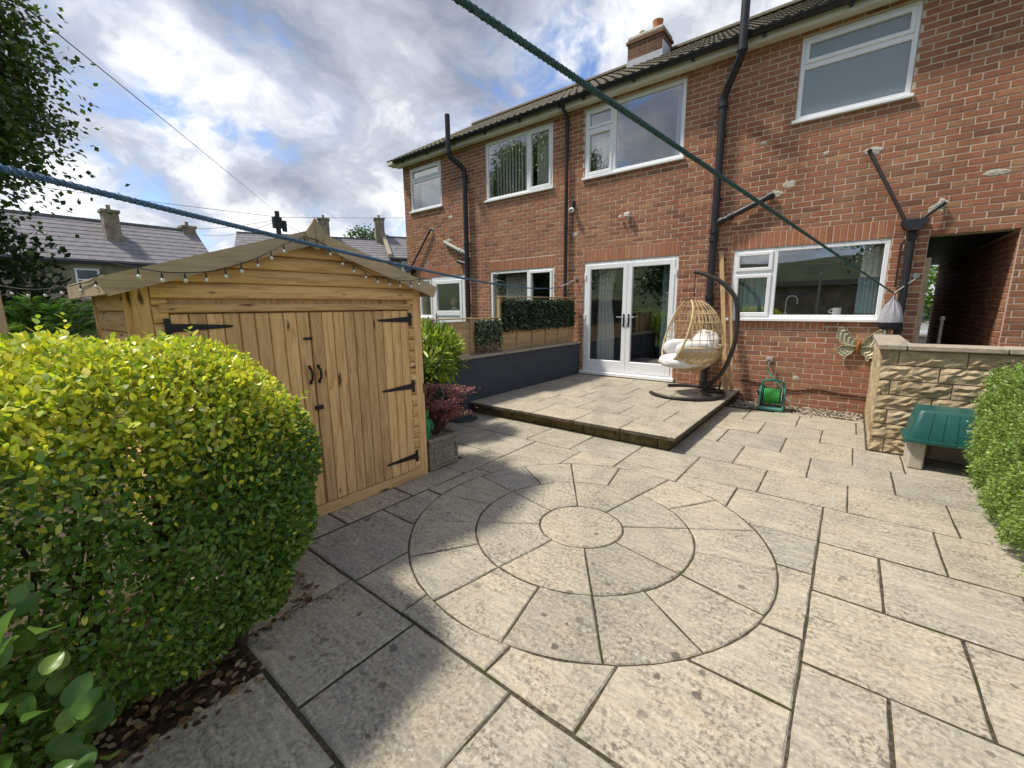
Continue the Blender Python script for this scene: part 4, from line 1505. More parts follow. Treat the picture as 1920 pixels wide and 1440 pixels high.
hr.v = [(x * (1 + .03 * math.sin(17 * z + 9 * x)), (y if y > -.055 or z > .055 else -.055), z) for x, y, z in hr.v]
hr.xf(Matrix.Translation(HC))
hr.build('hair', 'hair_blond', per, smooth=True)
for s in (-1, 1):
    MB().ellipsoid((HC[0] + s * .028, HC[1] - .086, HC[2] + .008), (.011, .006, .006), 8, 6).build('eye', 'black_iron', per, smooth=True)
    MB().ellipsoid((HC[0] + s * .076, HC[1] + .0, HC[2] - .005), (.01, .02, .03), 8, 6).build('ear', 'skin', per, smooth=True)
MB().ellipsoid((HC[0], HC[1] - .087, HC[2] - .055), (.022, .006, .006), 8, 6).build('mouth', 'terracotta', per, smooth=True)

# ------------------------------------------------------------------ timber shed
SX, SY0, SY1, SXB = -2.90, .52, 2.385, -3.92        # front plane, sides, back
EAV, APX, AY = 1.66, 1.965, 1.45
shed = thing('shed', (-3.4, AY, 0), 'small timber garden shed with double doors and a shallow gable', 'shed')
MB().box(SXB + .03, SX - .035, SY0 + .03, SY1 - .03, .02, 1.60).build('lining', 'shed_wood_z', shed)
MB().prism([(SY0 + .03, 1.601), (SY1 - .03, 1.601), (SY1 - .03, 1.655), (AY, 1.945), (SY0 + .03, 1.655)], SXB + .03, SX - .036, 'yz').build('gable_light_stop', 'shed_wood_y', shed)  # hidden solid infill added to stop sun leaking under the roof
MB().cbox(SX - .06, SX + .005, SY0, SY1 - .03, .0, .085, .005).build('floor_bearer', 'shed_wood_y', shed)
MB().box(SXB, SX - .07, SY0 + .02, SY1 - .02, .0, .05).build('floor', 'shed_wood_x', shed)
gz = lambda y: EAV + (APX - EAV) * (1 - abs(y - AY) / (AY - SY0 + .05))


def loglap(m, a0, a1, z0, z1, n=5, plane='front', base=0.0, clip=None):
    """rounded board, bulging outwards.  plane front: along Y at x=base; side: along X at y=base (facing -Y)"""
    prof = [(.004, z0)] + [(.010 + .013 * math.sin(math.pi * (k_ + .5) / n), z0 + (z1 - z0) * (k_ + .35) / n * 1.0) for k_ in range(n)] + [(.002, z1)]
    vs = []
    for (o_, z) in prof:
        for e, a in enumerate((a0(z), a1(z)) if callable(a0) else (a0, a1)):
            vs.append((base + o_, a, z) if plane == 'front' else (a, base - o_, z))
    nb = len(prof)
    for e, a in enumerate((a0(z1), a1(z1)) if callable(a0) else (a0, a1)):
        vs.append((base - .018, a, z1) if plane == 'front' else (a, base + .018, z1))
    for e, a in enumerate((a0(z0), a1(z0)) if callable(a0) else (a0, a1)):
        vs.append((base - .018, a, z0) if plane == 'front' else (a, base + .018, z0))
    k2 = len(vs) // 2
    fs = [(2 * i, 2 * i + 1, 2 * ((i + 1) % k2) + 1, 2 * ((i + 1) % k2)) for i in range(k2)]
    fs += [tuple(2 * i for i in range(k2)), tuple(2 * i + 1 for i in reversed(range(k2)))]
    m.add(vs, fs)


# front cladding above the doors
zb = [1.565, 1.655, 1.745, 1.835, 1.915]
half = lambda z: max(.04, (AY - SY0 + .02) * min(1, (APX + .0 - z) / (APX - EAV)))
for a, b in zip(zb[:-1], zb[1:]):
    m = MB()
    loglap(m, lambda z: max(SY0 + .07, AY - half(z)), lambda z: min(SY1 - .07, AY + half(z)), a, b - .004, base=SX - .012)
    m.build('board', 'shed_wood_y', shed)
MB().prism([(AY - .22, 1.915), (AY + .22, 1.915), (AY, 1.99)], SX - .03, SX - .004, 'yz').build('board', 'shed_wood_y', shed)
# narrow cladding beside the doors
for (ya, yb_) in ((SY0 + .068, .655), (2.245, SY1 - .088)):
    z = .088
    while z < 1.55:
        m = MB()
        loglap(m, ya, yb_, z, min(z + .092, 1.563), base=SX - .012)
        m.build('board', 'shed_wood_y', shed)
        z += .096
# door header rail
MB().cbox(SX - .02, SX + .022, .615, 2.27, 1.487, 1.532, .006).build('header_rail', 'shed_wood_y', shed)
# corner posts
MB().cbox(SX - .05, SX + .004, SY1 - .085, SY1, .0, EAV + .02, .004).build('corner_post', 'shed_wood_z', shed)
MB().cbox(SX - .05, SX + .004, SY0 - .004, SY0 + .066, .0, EAV + .02, .004).build('corner_post', 'shed_wood_z', shed)
MB().cbox(SXB - .0, SXB + .04, SY0 - .025, SY0 + .02, .0, EAV - .02, .004).build('corner_post', 'shed_wood_z', shed)
MB().cbox(SX - .075, SX - .052, SY0 - .03, SY0 + .0, .0, EAV - .01, .003).build('corner_trim', 'shed_wood_z', shed)
# left side cladding (rounded boards)
z = .06
while z < 1.60:
    m = MB()
    loglap(m, SXB + .042, SX - .078, z, min(z + .116, 1.64), n=7, plane='side', base=SY0 + .006)
    m.build('board', 'shed_wood_x', shed)
    z += .120
# right side and back cladding
z = .06
while z < 1.60:
    MB().cbox(SXB + .02, SX - .052, SY1 - .03, SY1 - .008, z, z + .116, .005).build('board', 'shed_wood_x', shed)
    MB().cbox(SXB - .012, SXB + .012, SY0 + .03, SY1 - .03, z, z + .116, .005).build('board', 'shed_wood_y', shed)
    z += .120
# double doors of vertical boards
random.seed(11)
for (ya, yb_, hinge, nb) in ((.658, 1.415, 'l', 9), (1.423, 2.243, 'r', 10)):
    dn = empty('door', (SX, ya, .09), shed)
    p = (yb_ - ya) / nb
    for i in range(nb):
        a = ya + i * p
        x_ = SX + .010 + random.uniform(-.001, .001)
        MB().cbox(SX - .010, x_, a + .0022, a + p - .0022, .092, 1.478, .0045).build('board', 'shed_wood_z', dn)
    MB().box(SX - .016, SX - .0105, ya, yb_, .092, 1.478).build('backing', 'shed_wood_y', dn)
    for zz_ in (.215, .84, 1.405):
        s = 1 if hinge == 'l' else -1
        y0_ = ya - .030 if hinge == 'l' else yb_ + .030
        L = .33
        MB().prism([(y0_, zz_ - .052), (y0_ + s * .026, zz_ - .052), (y0_ + s * .026, zz_ + .052), (y0_, zz_ + .052)], SX + .0115, SX + .017, 'yz').build('hinge_plate', 'black_iron', dn)
        MB().prism([(y0_ + s * .027, zz_ - .024), (y0_ + s * .027, zz_ + .024), (y0_ + s * (L - .02), zz_ + .008), (y0_ + s * L, zz_), (y0_ + s * (L - .02), zz_ - .008)], SX + .0115, SX + .0165, 'yz').build('hinge_strap', 'black_iron', dn)
        for q in (.06, .16, .26):
            MB().lathe([(.006, 0), (.005, .003), (0, .004)], (SX + .0165, y0_ + s * q, zz_), 8, 'x').build('screw', 'black_iron', dn)
for y_ in (1.385, 1.447):
    MB().tube([(SX + .012, y_, 1.115), (SX + .016, y_, 1.10), (SX + .04, y_, 1.085), (SX + .044, y_, 1.055), (SX + .04, y_, 1.025), (SX + .016, y_, 1.005), (SX + .012, y_, .99)], [.012, .009, .008, .009, .008, .009, .012], 8).build('handle', 'black_iron', shed, smooth=True)
MB().cbox(SX + .0115, SX + .026, 1.36, 1.42, 1.295, 1.31, .003).build('turn_button', 'black_iron', shed)
MB().cbox(SX + .0115, SX + .026, 1.395, 1.455, .80, .83, .003).build('turn_button', 'black_iron', shed)
# roof boards, felt and barge boards
FR = SX + .10
simple('felt_grey', (0.24, 0.215, 0.18), 0.95, 0.25, 40, 0.5, 0.1, dirt=0.3)
LE, RE = SY0 - .10, SY1 + .045
for s, ye in ((-1, LE), (1, RE)):
    zE = APX - (APX - EAV) * abs(ye - AY) / (AY - SY0)
    m = MB()
    m.add([(FR, AY, APX + .03), (FR, ye, zE + .03), (SXB - .12, ye, zE + .03), (SXB - .12, AY, APX + .03),
           (FR, AY, APX + .012), (FR, ye, zE + .012), (SXB - .12, ye, zE + .012), (SXB - .12, AY, APX + .012)],
          [(0, 1, 2, 3), (7, 6, 5, 4), (0, 4, 5, 1), (1, 5, 6, 2), (2, 6, 7, 3), (3, 7, 4, 0)])
    m.build('roof_panel', 'felt_grey', shed)
    MB().cbox(SXB - .12, FR - .002, ye - .016 if s < 0 else ye + .001, ye - .001 if s < 0 else ye + .016, zE - .05, zE + .04, .003).build('eaves_board', 'grey_wood_x', shed)
    # barge board in two planks
    d = Vector((0, ye - AY, zE - APX)).normalized()
    nrm = Vector((0, -d.z, d.y)) * (1 if s > 0 else -1)
    Lb = math.hypot(ye - AY, zE - APX) + .05
    for (t0, t1, xo) in ((0.02, Lb, 0.0),):
        o_ = Vector((0, AY, APX + .042))
        q = [o_ + d * t0, o_ + d * t1, o_ + d * (t1 - .012) - nrm * .092, o_ + d * (t0 + .0) - nrm * .092]
        m = MB()
        m.prism([(p_.y, p_.z) for p_ in q], FR + .002 + xo, FR + .022 + xo, 'yz')
        m.build('barge_board', 'grey_wood_y', shed)
MB().prism([(AY - .052, 1.905), (AY - .058, 1.99), (AY - .012, 2.055), (AY, 2.075), (AY + .012, 2.055), (AY + .058, 1.99), (AY + .052, 1.905), (AY, 1.875)], FR + .023, FR + .042, 'yz').build('finial', 'grey_wood_z', shed)

# string of bulbs along the shed gable, and on from its corner to the fence post
BX = FR + .055

def bulb_string(name, label, wire, bulbs, drop=.035):
    t = thing(name, wire[0], label, 'string lights')
    pts = []
    for a, b in zip(wire[:-1], wire[1:]):
        for k_ in range(6):
            u = k_ / 6
            p = Vector(a).lerp(Vector(b), u)
            p.z -= .06 * u * (1 - u) * (Vector(b) - Vector(a)).length
            pts.append(p)
    pts.append(Vector(wire[-1]))
    MB().tube(pts, .0028, 6).build('wire', 'dark_wire', t, smooth=True)
    for (x, y, z) in bulbs:
        MB().lathe([(.0042, 0), (.0045, .014), (.0025, .03)], (x, y, z + .009), 8).build('socket', 'dark_wire', t, smooth=True)
        MB().ellipsoid((x, y, z), (.0098, .0098, .011), 12, 8).build('bulb', 'bulb', t, smooth=True)
    return t


YZ = [(0.529, 1.664), (0.619, 1.65), (0.715, 1.652), (0.809, 1.66), (0.903, 1.683), (0.985, 1.715), (1.074, 1.752), (1.154, 1.801), (1.231, 1.846), (1.361, 1.906), (1.443, 1.895), (1.526, 1.855),
      (1.608, 1.799), (1.689, 1.754), (1.779, 1.719), (1.874, 1.689), (1.975, 1.674), (2.072, 1.667), (2.174, 1.667), (2.261, 1.686)]
bl1 = [(BX, y, z) for y, z in YZ]
w1 = [(BX - .02, .45, 1.72)] + [(BX, y, z + .042) for y, z in YZ] + [(BX - .02, 2.36, 1.74)]
bulb_string('string_lights', 'string of small white bulbs draped along the shed gable', w1, bl1)
bl2 = [(-4.596, .186, 1.628), (-4.4, .25, 1.61), (-4.15, .31, 1.605), (-3.85, .36, 1.612), (-3.40, .395, 1.614), (-2.95, .40, 1.619)]
w2 = [(-4.98, .10, 1.72)] + [(x, y, z + .042) for x, y, z in bl2] + [(-2.78, .42, 1.70)]
bulb_string('string_lights', 'string of white bulbs running from the fence post to the shed corner', w2, bl2)

# ------------------------------------------------------------------ boundary walls and fences
gw = thing('rendered_wall', (-4.3, 5.6, 0), 'low dark grey rendered wall with stone coping beside the raised patio', 'wall')
MB().cbox(-4.42, -4.19, 3.30, FY - .002, -.05, .775, .006).build('render', 'grey_render', gw)
y = 3.28
while y < FY - .1:
    b = min(y + random.uniform(.55, .65), FY - .004)
    MB().cbox(-4.45, -4.155 + random.uniform(-.006, .006), y + .003, b - .003, .776, .812 + random.uniform(-.003, .003), .008).build('coping_stone', 'coping', gw)
    y = b

FX = -4.36


def lap_panel(name, label, y0, y1, z0, z1, batt):
    t = thing(name, (FX, (y0 + y1) / 2, z0), label, 'fence')
    MB().cbox(FX - .03, FX + .03, y0 - .035, y0 + .035, z0, z1 + .03, .005).build('post', 'fence_wood_z', t)
    MB().cbox(FX - .03, FX + .03, y1 - .035, y1 + .035, z0, z1 + .03, .005).build('post', 'fence_wood_z', t)
    MB().cbox(FX - .035, FX + .035, y0 - .04, y1 + .04, z1 + .031, z1 + .05, .004).build('cap_rail', 'fence_wood_y', t)
    z = z0
    while z < z1 - .02:
        m = MB()
        zt = min(z + .115, z1)
        a, b = y0 + .036, y1 - .036
        m.add([(FX + .012, a, z), (FX + .012, b, z), (FX + .002, b, zt), (FX + .002, a, zt), (FX - .004, a, z), (FX - .004, b, z), (FX - .008, b, zt), (FX - .008, a, zt)],
              [(0, 1, 2, 3), (5, 4, 7, 6), (0, 4, 5, 1), (3, 2, 6, 7), (0, 3, 7, 4), (1, 5, 6, 2)])
        m.build('slat', 'fence_wood_y', t)
        z += .098
    for i in range(1, batt):
        yy = y0 + (y1 - y0) * i / batt
        MB().cbox(FX + .0125, FX + .028, yy - .02, yy + .02, z0, z1, .003).build('batten', 'fence_wood_z', t)
    return t


lap_panel('wooden_fence', 'tall wooden fence panel topped with artificial ivy, against the brick wall', 5.17, 7.30, .815, 1.62, 5)
lap_panel('wooden_fence', 'low wooden fence panel half covered by pale artificial leaves', 4.56, 5.09, .815, 1.29, 2)
lap_panel('wooden_fence', 'bare overlapped wooden fence panel behind the bright green shrub', 3.30, 4.50, .815, 1.30, 3)


def leaf_screen(name, label, y0, y1, z0, z1, n, cols, L):
    P = np.stack([np.full(n, FX + .04) + rng.normal(.02, .018, n), rng.uniform(y0, y1, n), rng.uniform(z0, z1, n) + rng.normal(0, .02, n)], 1)
    D = np.stack([rng.uniform(.1, .7, n), rng.normal(0, .7, n), rng.normal(-.3, .6, n)], 1)
    N = np.stack([np.ones(n), rng.normal(0, .5, n), rng.normal(.5, .5, n)], 1)
    v, q, c = leaves(P, D, N, rng.uniform(.7, 1.2, n) * L, rng.uniform(.3, .45, n) * L, cols, hi=False)
    t = thing(name, (FX + .04, (y0 + y1) / 2, z0), label, 'artificial hedge')
    fastmesh('leaf_mat', v, q, 'leaf_plastic', t, c, kind='stuff')
    MB().box(FX + .030, FX + .036, y0 + .02, y1 - .02, z0 + .03, z1 - .02).build('mesh_backing', 'dark_wire', t)


leaf_screen('leaf_screen', 'dark green artificial ivy screen hung over the tall fence panel', 5.17, 7.33, 1.14, 1.60, 5200, pick([(.016, .035, .012), (.025, .05, .018), (.045, .075, .03), (.10, .13, .08)], 5200, [.45, .3, .15, .1]), .055)
leaf_screen('leaf_screen', 'pale green artificial leaf screen on the low fence panel', 4.54, 5.12, .98, 1.30, 1300, pick([(.03, .06, .02), (.09, .13, .05), (.20, .23, .13)], 1300, [.4, .35, .25]), .045)
leaf_screen('leaf_screen', 'brown and cream withered leaf screen above the grey wall', 4.54, 5.12, .83, .98, 420, pick([(.22, .11, .05), (.34, .26, .17), (.10, .12, .05)], 420, [.45, .35, .2]), .04)

# fence post at the far left
fp = thing('fence_post', (-5.0, .08, 0), 'weathered square timber fence post at the left edge', 'post')
MB().cbox(-5.05, -4.95, .03, .145, -.05, 1.90, .008).build('shaft', 'grey_wood_z', fp)
MB().prism([(.02, 1.901), (.155, 1.901), (.09, 1.95)], -5.055, -4.945, 'yz').build('cap', 'grey_wood_y', fp)

# ------------------------------------------------------------------ stone wall at the right
sw = thing('stone_wall', (.9, 5.7, 0), 'low buff rock-faced stone wall with flat coping stones', 'wall')
WT = 1.045
m = MB()
m.box(.285, 2.58, 5.60, 5.78, -.05, WT - .004)
m.box(.287, .47, 5.781, 7.425, -.05, WT - .004)
m.build('wall_core', 'mortar', sw)


def rock(x0, x1, z0, z1, y, nrm, name='stone', amp=.017):
    """rock-faced block: bulging split face on the outside.  nrm 'y' faces -Y, 'x' faces -X"""
    nx, nz = max(4, int((x1 - x0) / .042)), 5
    ph = [random.uniform(0, 6.28) for _ in range(8)]
    vs = []
    for j in range(nz + 1):
        for i in range(nx + 1):
            u, v_ = i / nx, j / nz
            e = min(u * (x1 - x0), (1 - u) * (x1 - x0), v_ * (z1 - z0), (1 - v_) * (z1 - z0))
            b = min(1, .25 + e / .03)
            h = .007 + amp * (.55 + .45 * math.sin(4.5 * u * (x1 - x0) / .2 + ph[0] + 2.5 * v_) + random.choice((-.75, -.45, -.1, .2, .5, .8))) * b
            a = x0 + (x1 - x0) * u + (random.uniform(-.004, .004) if 0 < i < nx else 0)
            z = z0 + (z1 - z0) * v_ + (random.uniform(-.004, .004) if 0 < j < nz else 0)
            vs.append((a, y - h, z) if nrm == 'y' else (y - h, a, z))
    n1_ = nx + 1
    fs = [(j * n1_ + i, j * n1_ + i + 1, (j + 1) * n1_ + i + 1, (j + 1) * n1_ + i) for j in range(nz) for i in range(nx)]
    b = len(vs)
    dp = .03
    per = [i for i in range(n1_)] + [j * n1_ + nx for j in range(1, nz + 1)] + [nz * n1_ + i for i in range(nx - 1, -1, -1)] + [j * n1_ for j in range(nz - 1, 0, -1)]
    for i in per:
        p = vs[i]
        vs.append((p[0], y + dp, p[2]) if nrm == 'y' else (y + dp, p[1], p[2]))
    L = len(per)
    fs += [(per[i], b + i, b + (i + 1) % L, per[(i + 1) % L]) for i in range(L)]
    return MB().add(vs, fs).build(name, 'rockface', sw)


H = WT / 7
lay = [[.27, .40, .87, 1.27, 1.75, 2.2, 2.58], [.27, .70, 1.10, 1.55, 2.0, 2.58], [.27, .365, .80, 1.25, 1.7, 2.1, 2.58], [.27, .68, 1.0, 1.5, 1.9, 2.58], [.27, .375, .74, 1.2, 1.6, 2.0, 2.58],
       [.27, .66, 1.1, 1.5, 2.1, 2.58], [.27, .385, .72, 1.1, 1.6, 2.0, 2.58]]
for r_, xs in enumerate(lay):
    zt = WT - r_ * H
    for a, b in zip(xs[:-1], xs[1:]):
        rock(a + .005, b - .005, zt - H + .005, zt - .005, 5.588, 'y')
    yy = 5.60 + (.2 if r_ % 2 else .0)
    ys_ = sorted({5.605, *[yy + .42 * k_ for k_ in range(1, 5) if yy + .42 * k_ < 7.3], 7.42})
    for a, b in zip(ys_[:-1], ys_[1:]):
        rock(a + .004, b - .004, zt - H + .005, zt - .005, .278, 'x', amp=.006)
cs_ = [(.235, .45, 5.53, 5.83), (.455, 1.10, 5.53, 5.83), (1.105, 1.75, 5.53, 5.83), (1.755, 2.58, 5.53, 5.83)]
for (a, b, c, d) in cs_:
    MB().cbox(a, b, c + random.uniform(-.004, .004), d, WT + .002, WT + .055 + random.uniform(-.003, .003), .009).build('coping_stone', 'coping', sw)
for (c, d) in ((5.836, 6.4), (6.405, 6.95), (6.955, 7.42)):
    MB().cbox(.24, .50, c, d, WT + .002, WT + .054 + random.uniform(-.003, .003), .009).build('coping_stone', 'coping', sw)

# upturned green tub on concrete blocks
bk = 'square concrete block on end holding up the left of the green tub'
for (x0, x1, lab) in ((.535, .645, bk), (.965, 1.06, 'concrete block holding up the right of the green tub, beside the hedge')):
    o = MB().cbox(x0, x1, 5.16, 5.50, .0, .255, .012).build('concrete_block', 'concrete', label=lab, cat='block', group='blocks under the tub')
tb = thing('plastic_tub', (.82, 5.33, .256), 'upturned dark green plastic tub resting on concrete blocks', 'tub')
m = MB()
def ringpts(hx, hy, z, r_, n=6):
    o = []
    for (sx, sy, a0) in ((1, 1, 0), (-1, 1, 90), (-1, -1, 180), (1, -1, 270)):
        for k_ in range(n):
            a = R(a0 + 90 * k_ / (n - 1))
            o.append((.82 + sx * (hx - r_) + r_ * math.cos(a), 5.33 + sy * (hy - r_) + r_ * math.sin(a), z))
    return o
layers = [ringpts(.335, .225, .257, .04), ringpts(.335, .225, .285, .04), ringpts(.308, .20, .287, .04), ringpts(.268, .165, .535, .05), ringpts(.255, .15, .55, .05), ringpts(.18, .09, .552, .04)]
n = len(layers[0])
vs = [p for l in layers for p in l]
fs = [(i * n + k_, i * n + (k_ + 1) % n, (i + 1) * n + (k_ + 1) % n, (i + 1) * n + k_) for i in range(len(layers) - 1) for k_ in range(n)] + [tuple((len(layers) - 1) * n + k_ for k_ in range(n))]
m.add(vs, fs)
tub = m.build('shell', 'tub_green', tb, smooth=True)
for x in (.64, .73, .82, .91, 1.0):
    MB().tube([(x, 5.129, .29), (.82 + (x - .82) * .87, 5.166, .53)], .0035, 6).build('rib', 'tub_green', tb)

# ------------------------------------------------------------------ hanging egg chair
eg = thing('egg_chair', (-1.86, 6.6, PZ), 'hanging rattan egg chair with white cushions on a black curved stand', 'chair')
zb_ = PZ + .028
rc = (-1.87, 6.60)
arc = [(rc[0] + .53 * math.cos(R(a)), rc[1] + .56 * math.sin(R(a)), zb_) for a in range(-142, 143, 8)]
MB().tube(arc, .026, 12).build('base_ring', 'chair_steel', eg, smooth=True)
MB().tube([(-1.40, 6.33, zb_), (-1.66, 6.70, zb_ + .01), (-1.42, 6.90, zb_)], .024, 10).build('base_brace', 'chair_steel', eg, smooth=True)
MB().tube([(-1.42, 6.62, zb_), (-1.40, 6.62, zb_ + .20)], .014, 8).build('base_strut', 'chair_steel', eg, smooth=True)


def spline(pts, n=8):
    P = [Vector(p) for p in pts]
    P = [P[0] * 2 - P[1]] + P + [P[-1] * 2 - P[-2]]
    o = []
    for i in range(1, len(P) - 2):
        for k_ in range(n):
            t = k_ / n
            o.append(.5 * ((2 * P[i]) + (-P[i - 1] + P[i + 1]) * t + (2 * P[i - 1] - 5 * P[i] + 4 * P[i + 1] - P[i + 2]) * t * t + (-P[i - 1] + 3 * P[i] - 3 * P[i + 1] + P[i + 2]) * t ** 3))
    o.append(P[-2])
    return o


arm = spline([(-1.66, 6.70, .21), (-1.50, 6.66, .40), (-1.36, 6.62, .60), (-1.26, 6.60, .95), (-1.245, 6.6, 1.30), (-1.30, 6.6, 1.60), (-1.50, 6.6, 1.82), (-1.70, 6.6, 1.925), (-1.86, 6.6, 1.975)])
MB().tube(arm, .030, 12).build('arm', 'chair_steel', eg, smooth=True)
MB().tube([(-1.84, 6.6, 1.95), (-1.84, 6.6, 1.87), (-1.842, 6.6, 1.62)], .006, 6).build('chain', 'chair_steel', eg)
for k_ in range(12):
    MB().ellipsoid((-1.841, 6.6, 1.63 + k_ * .022), (.011 if k_ % 2 else .005, .005 if k_ % 2 else .011, .013), 8, 5).build('chain_link', 'chair_steel', eg)
# basket
EF, ES = Vector((-.78, -.62, 0)).normalized(), Vector((.62, -.78, 0)).normalized()
EC = Vector((-1.86, 6.60, 1.03))
ztop, zbot = .56, -.52


def egr(u):
    c = -.08
    h = (ztop - c) if u > c else (c - zbot)
    return .455 * max(0, 1 - abs((u - c) / h) ** 2.1) ** .55


def cutf(u):
    return .05 + (ztop - u) / (ztop - zbot) * .33


def EP(u, th, off=0):
    r_ = egr(u) + off
    return EC + EF * (r_ * math.cos(th)) + ES * (r_ * math.sin(th)) + Vector((0, 0, u))


def thlim(u):
    r_ = egr(u)
    c = cutf(u)
    return 0.0 if r_ <= c else math.acos(max(-1, c / r_))


us = [ztop - (ztop - zbot) * i / 40 for i in range(41)]
side = lambda s: [EP(u, s * thlim(u)) for u in us if egr(u) > 0 and (u > -.44)]
u_low = -.44
low = [EP(u_low, t) for t in np.linspace(thlim(u_low), -thlim(u_low), 9)]
rim = side(1) + [Vector(p) for p in low] + list(reversed(side(-1)))
MB().tube(rim, .015, 8, cap=False).build('rim', 'rattan', eg, smooth=True)
wv = MB()
NM = 28
for k_ in range(NM):
    th = math.pi * (k_ + .5) / NM * 2
    pts = []
    for u in us:
        r_ = egr(u)
        t_ = th if th <= math.pi else th - 2 * math.pi
        if abs(t_) >= thlim(u) + .0 and r_ > .01:
            pts.append(EP(u, t_))
    if len(pts) > 3:
        wv.tube(pts, .0048, 5, cap=False)
for u in [.46, .34, .22, .10, -.02, -.12]:
    l_ = thlim(u)
    wv.tube([EP(u, l_ + (2 * math.pi - 2 * l_) * i / 30) for i in range(31)], .006, 5, cap=False)
u = -.18
while u > zbot + .02:
    l_ = thlim(u) if u > u_low else 0
    ph = random.uniform(0, 6)
    wv.tube([EP(u, l_ + (2 * math.pi - 2 * l_) * i / 60, .006 * math.sin(i * 2.2 + ph)) for i in range(61)], .0065, 5, cap=False)
    u -= .0155
# criss-cross of the open upper back
for k_ in range(30):
    th = math.pi * .35 + math.pi * 1.3 * k_ / 30
    for s in (-1, 1):
        wv.tube([EP(u_, th + s * .18 * j / 3) for j, u_ in enumerate((.40, .28, .16, .04))], .0035, 4, cap=False)
wv.build('weave', 'rattan', eg, smooth=True, kind='stuff', fix=False)
ringb = MB().tube([EP(-.13, thlim(-.13) + (2 * math.pi - 2 * thlim(-.13)) * i / 40, .004) for i in range(41)], .012, 8)
ringb.build('basket_hoop', 'rattan', eg, smooth=True)


def cushion(cf, cs2, cu, rf, rs, ru, tilt=0.0):
    q = MB().ellipsoid((0, 0, 0), (1, 1, 1), 28, 16)
    nv = []
    for (x, y, z) in q.v:
        k2 = (abs(x) ** 3 + abs(y) ** 3 + abs(z) ** 3) ** (-1 / 3) if (x or y or z) else 1
        x, y, z = x * k2, y * k2, z * k2
        wr = 1 + .035 * math.sin(7 * x + 3 * y) * math.cos(6 * y + 2 * z) + .02 * math.sin(17 * x - 11 * y + 5 * z)
        a, b, c = x * rf * wr, y * rs * wr, z * ru * wr
        a, c = a * math.cos(tilt) - c * math.sin(tilt), a * math.sin(tilt) + c * math.cos(tilt)
        p = EC + EF * (cf + a) + ES * (cs2 + b) + Vector((0, 0, cu + c))
        nv.append(tuple(p))
    q.v = nv
    return q.build('cushion', 'cushion', eg, smooth=True)


cushion(.055, 0, -.345, .345, .34, .10, -.06)
cushion(-.22, .0, -.10, .10, .34, .20, .25)
cushion(.05, .25, -.17, .24, .09, .12)
cushion(.05, -.25, -.17, .24, .09, .12)

# planks leaning on the wall behind the chair
def plank(x0, z0, y0, x1, z1, y1, w_, t_, label, mat='fence_wood_z'):
    a, b = Vector((x0, y0, z0)), Vector((x1, y1, z1))
    d = (b - a).normalized()
    s = Vector((1, 0, 0))
    s = (s - d * s.dot(d)).normalized()
    n_ = d.cross(s)
    vs = []
    for e in (a, b):
        for (i, j) in ((-1, -1), (1, -1), (1, 1), (-1, 1)):
            vs.append(e + s * (w_ / 2 * i) + n_ * (t_ / 2 * j))
    return MB().add(vs, [(0, 1, 2, 3), (7, 6, 5, 4), (0, 4, 5, 1), (1, 5, 6, 2), (2, 6, 7, 3), (3, 7, 4, 0)]).build('timber_plank', mat, label=label, cat='plank')


plank(-1.43, PZ + .012, 7.16, -1.70, 2.32, 7.385, .06, .028, 'long timber plank leaning on the wall beside the soil pipe')
plank(-1.36, PZ + .012, 7.20, -1.53, 1.72, 7.385, .055, .028, 'shorter timber plank leaning against the wall behind the egg chair')

# ------------------------------------------------------------------ hose reel, tap, butterfly, peg bag
hrl = thing('hose_reel', (-.78, 6.98, 0), 'green plastic hose reel with bright green hose at the wall foot', 'hose reel')
for s in (-1, 1):
    MB().prism([(6.86, .02), (7.10, .02), (7.06, .26), (7.02, .34), (6.94, .34), (6.90, .26)], -.78 + s * .145 - .012, -.78 + s * .145 + .012, 'yz').build('side_frame', 'reel_teal', hrl)
MB().cbox(-.94, -.62, 6.84, 7.12, .0, .055, .015).build('foot', 'reel_teal', hrl)
MB().tube([(-.91, 6.97, .32), (-.91, 6.95, .41), (-.86, 6.94, .435), (-.70, 6.94, .435), (-.65, 6.95, .41), (-.65, 6.97, .32)], .016, 8).build('handle', 'reel_teal', hrl, smooth=True)
for s in (-1, 1):
    MB().lathe([(.0, 0), (.13, .002), (.135, .008), (.0, .012)], (-.78 + s * .118, 6.98, .20), 24, 'x').build('flange', 'grey_pipe' if s > 0 else 'reel_teal', hrl, smooth=True)
coil = []
for i in range(9 * 24):
    a = 2 * math.pi * i / 24
    t = i / (9 * 24)
    coil.append((-.78 - .10 + .2 * t, 6.98 + .105 * math.cos(a), .20 + .105 * math.sin(a)))
MB().tube(coil, .0115, 7).build('hose', 'hose_green', hrl, smooth=True)
MB().tube([(-.915, 6.98, .20), (-.955, 6.98, .20), (-.96, 6.98, .25), (-.985, 6.98, .25)], .012, 8).build('crank', 'black_iron', hrl, smooth=True)
MB().tube([(-.66, 6.98, .20), (-.60, 7.0, .17), (-.56, 7.05, .12)], .012, 8).build('connector', 'white_plastic', hrl, smooth=True)
ot = thing('outside_tap', (-.91, FY, .62), 'outdoor brass tap with hose connector on the brick wall', 'tap')
MB().tube([(-.91, FY, .63), (-.91, FY - .06, .63), (-.91, FY - .10, .61), (-.91, FY - .10, .56)], .014, 8).build('spout', 'steel', ot, smooth=True)
MB().cbox(-.935, -.885, FY - .075, FY - .065, .66, .675, .003).build('handle', 'bag_dark', ot)
MB().tube([(-.91, FY - .065, .63), (-.91, FY - .07, .665)], .008, 8).build('stem', 'steel', ot)
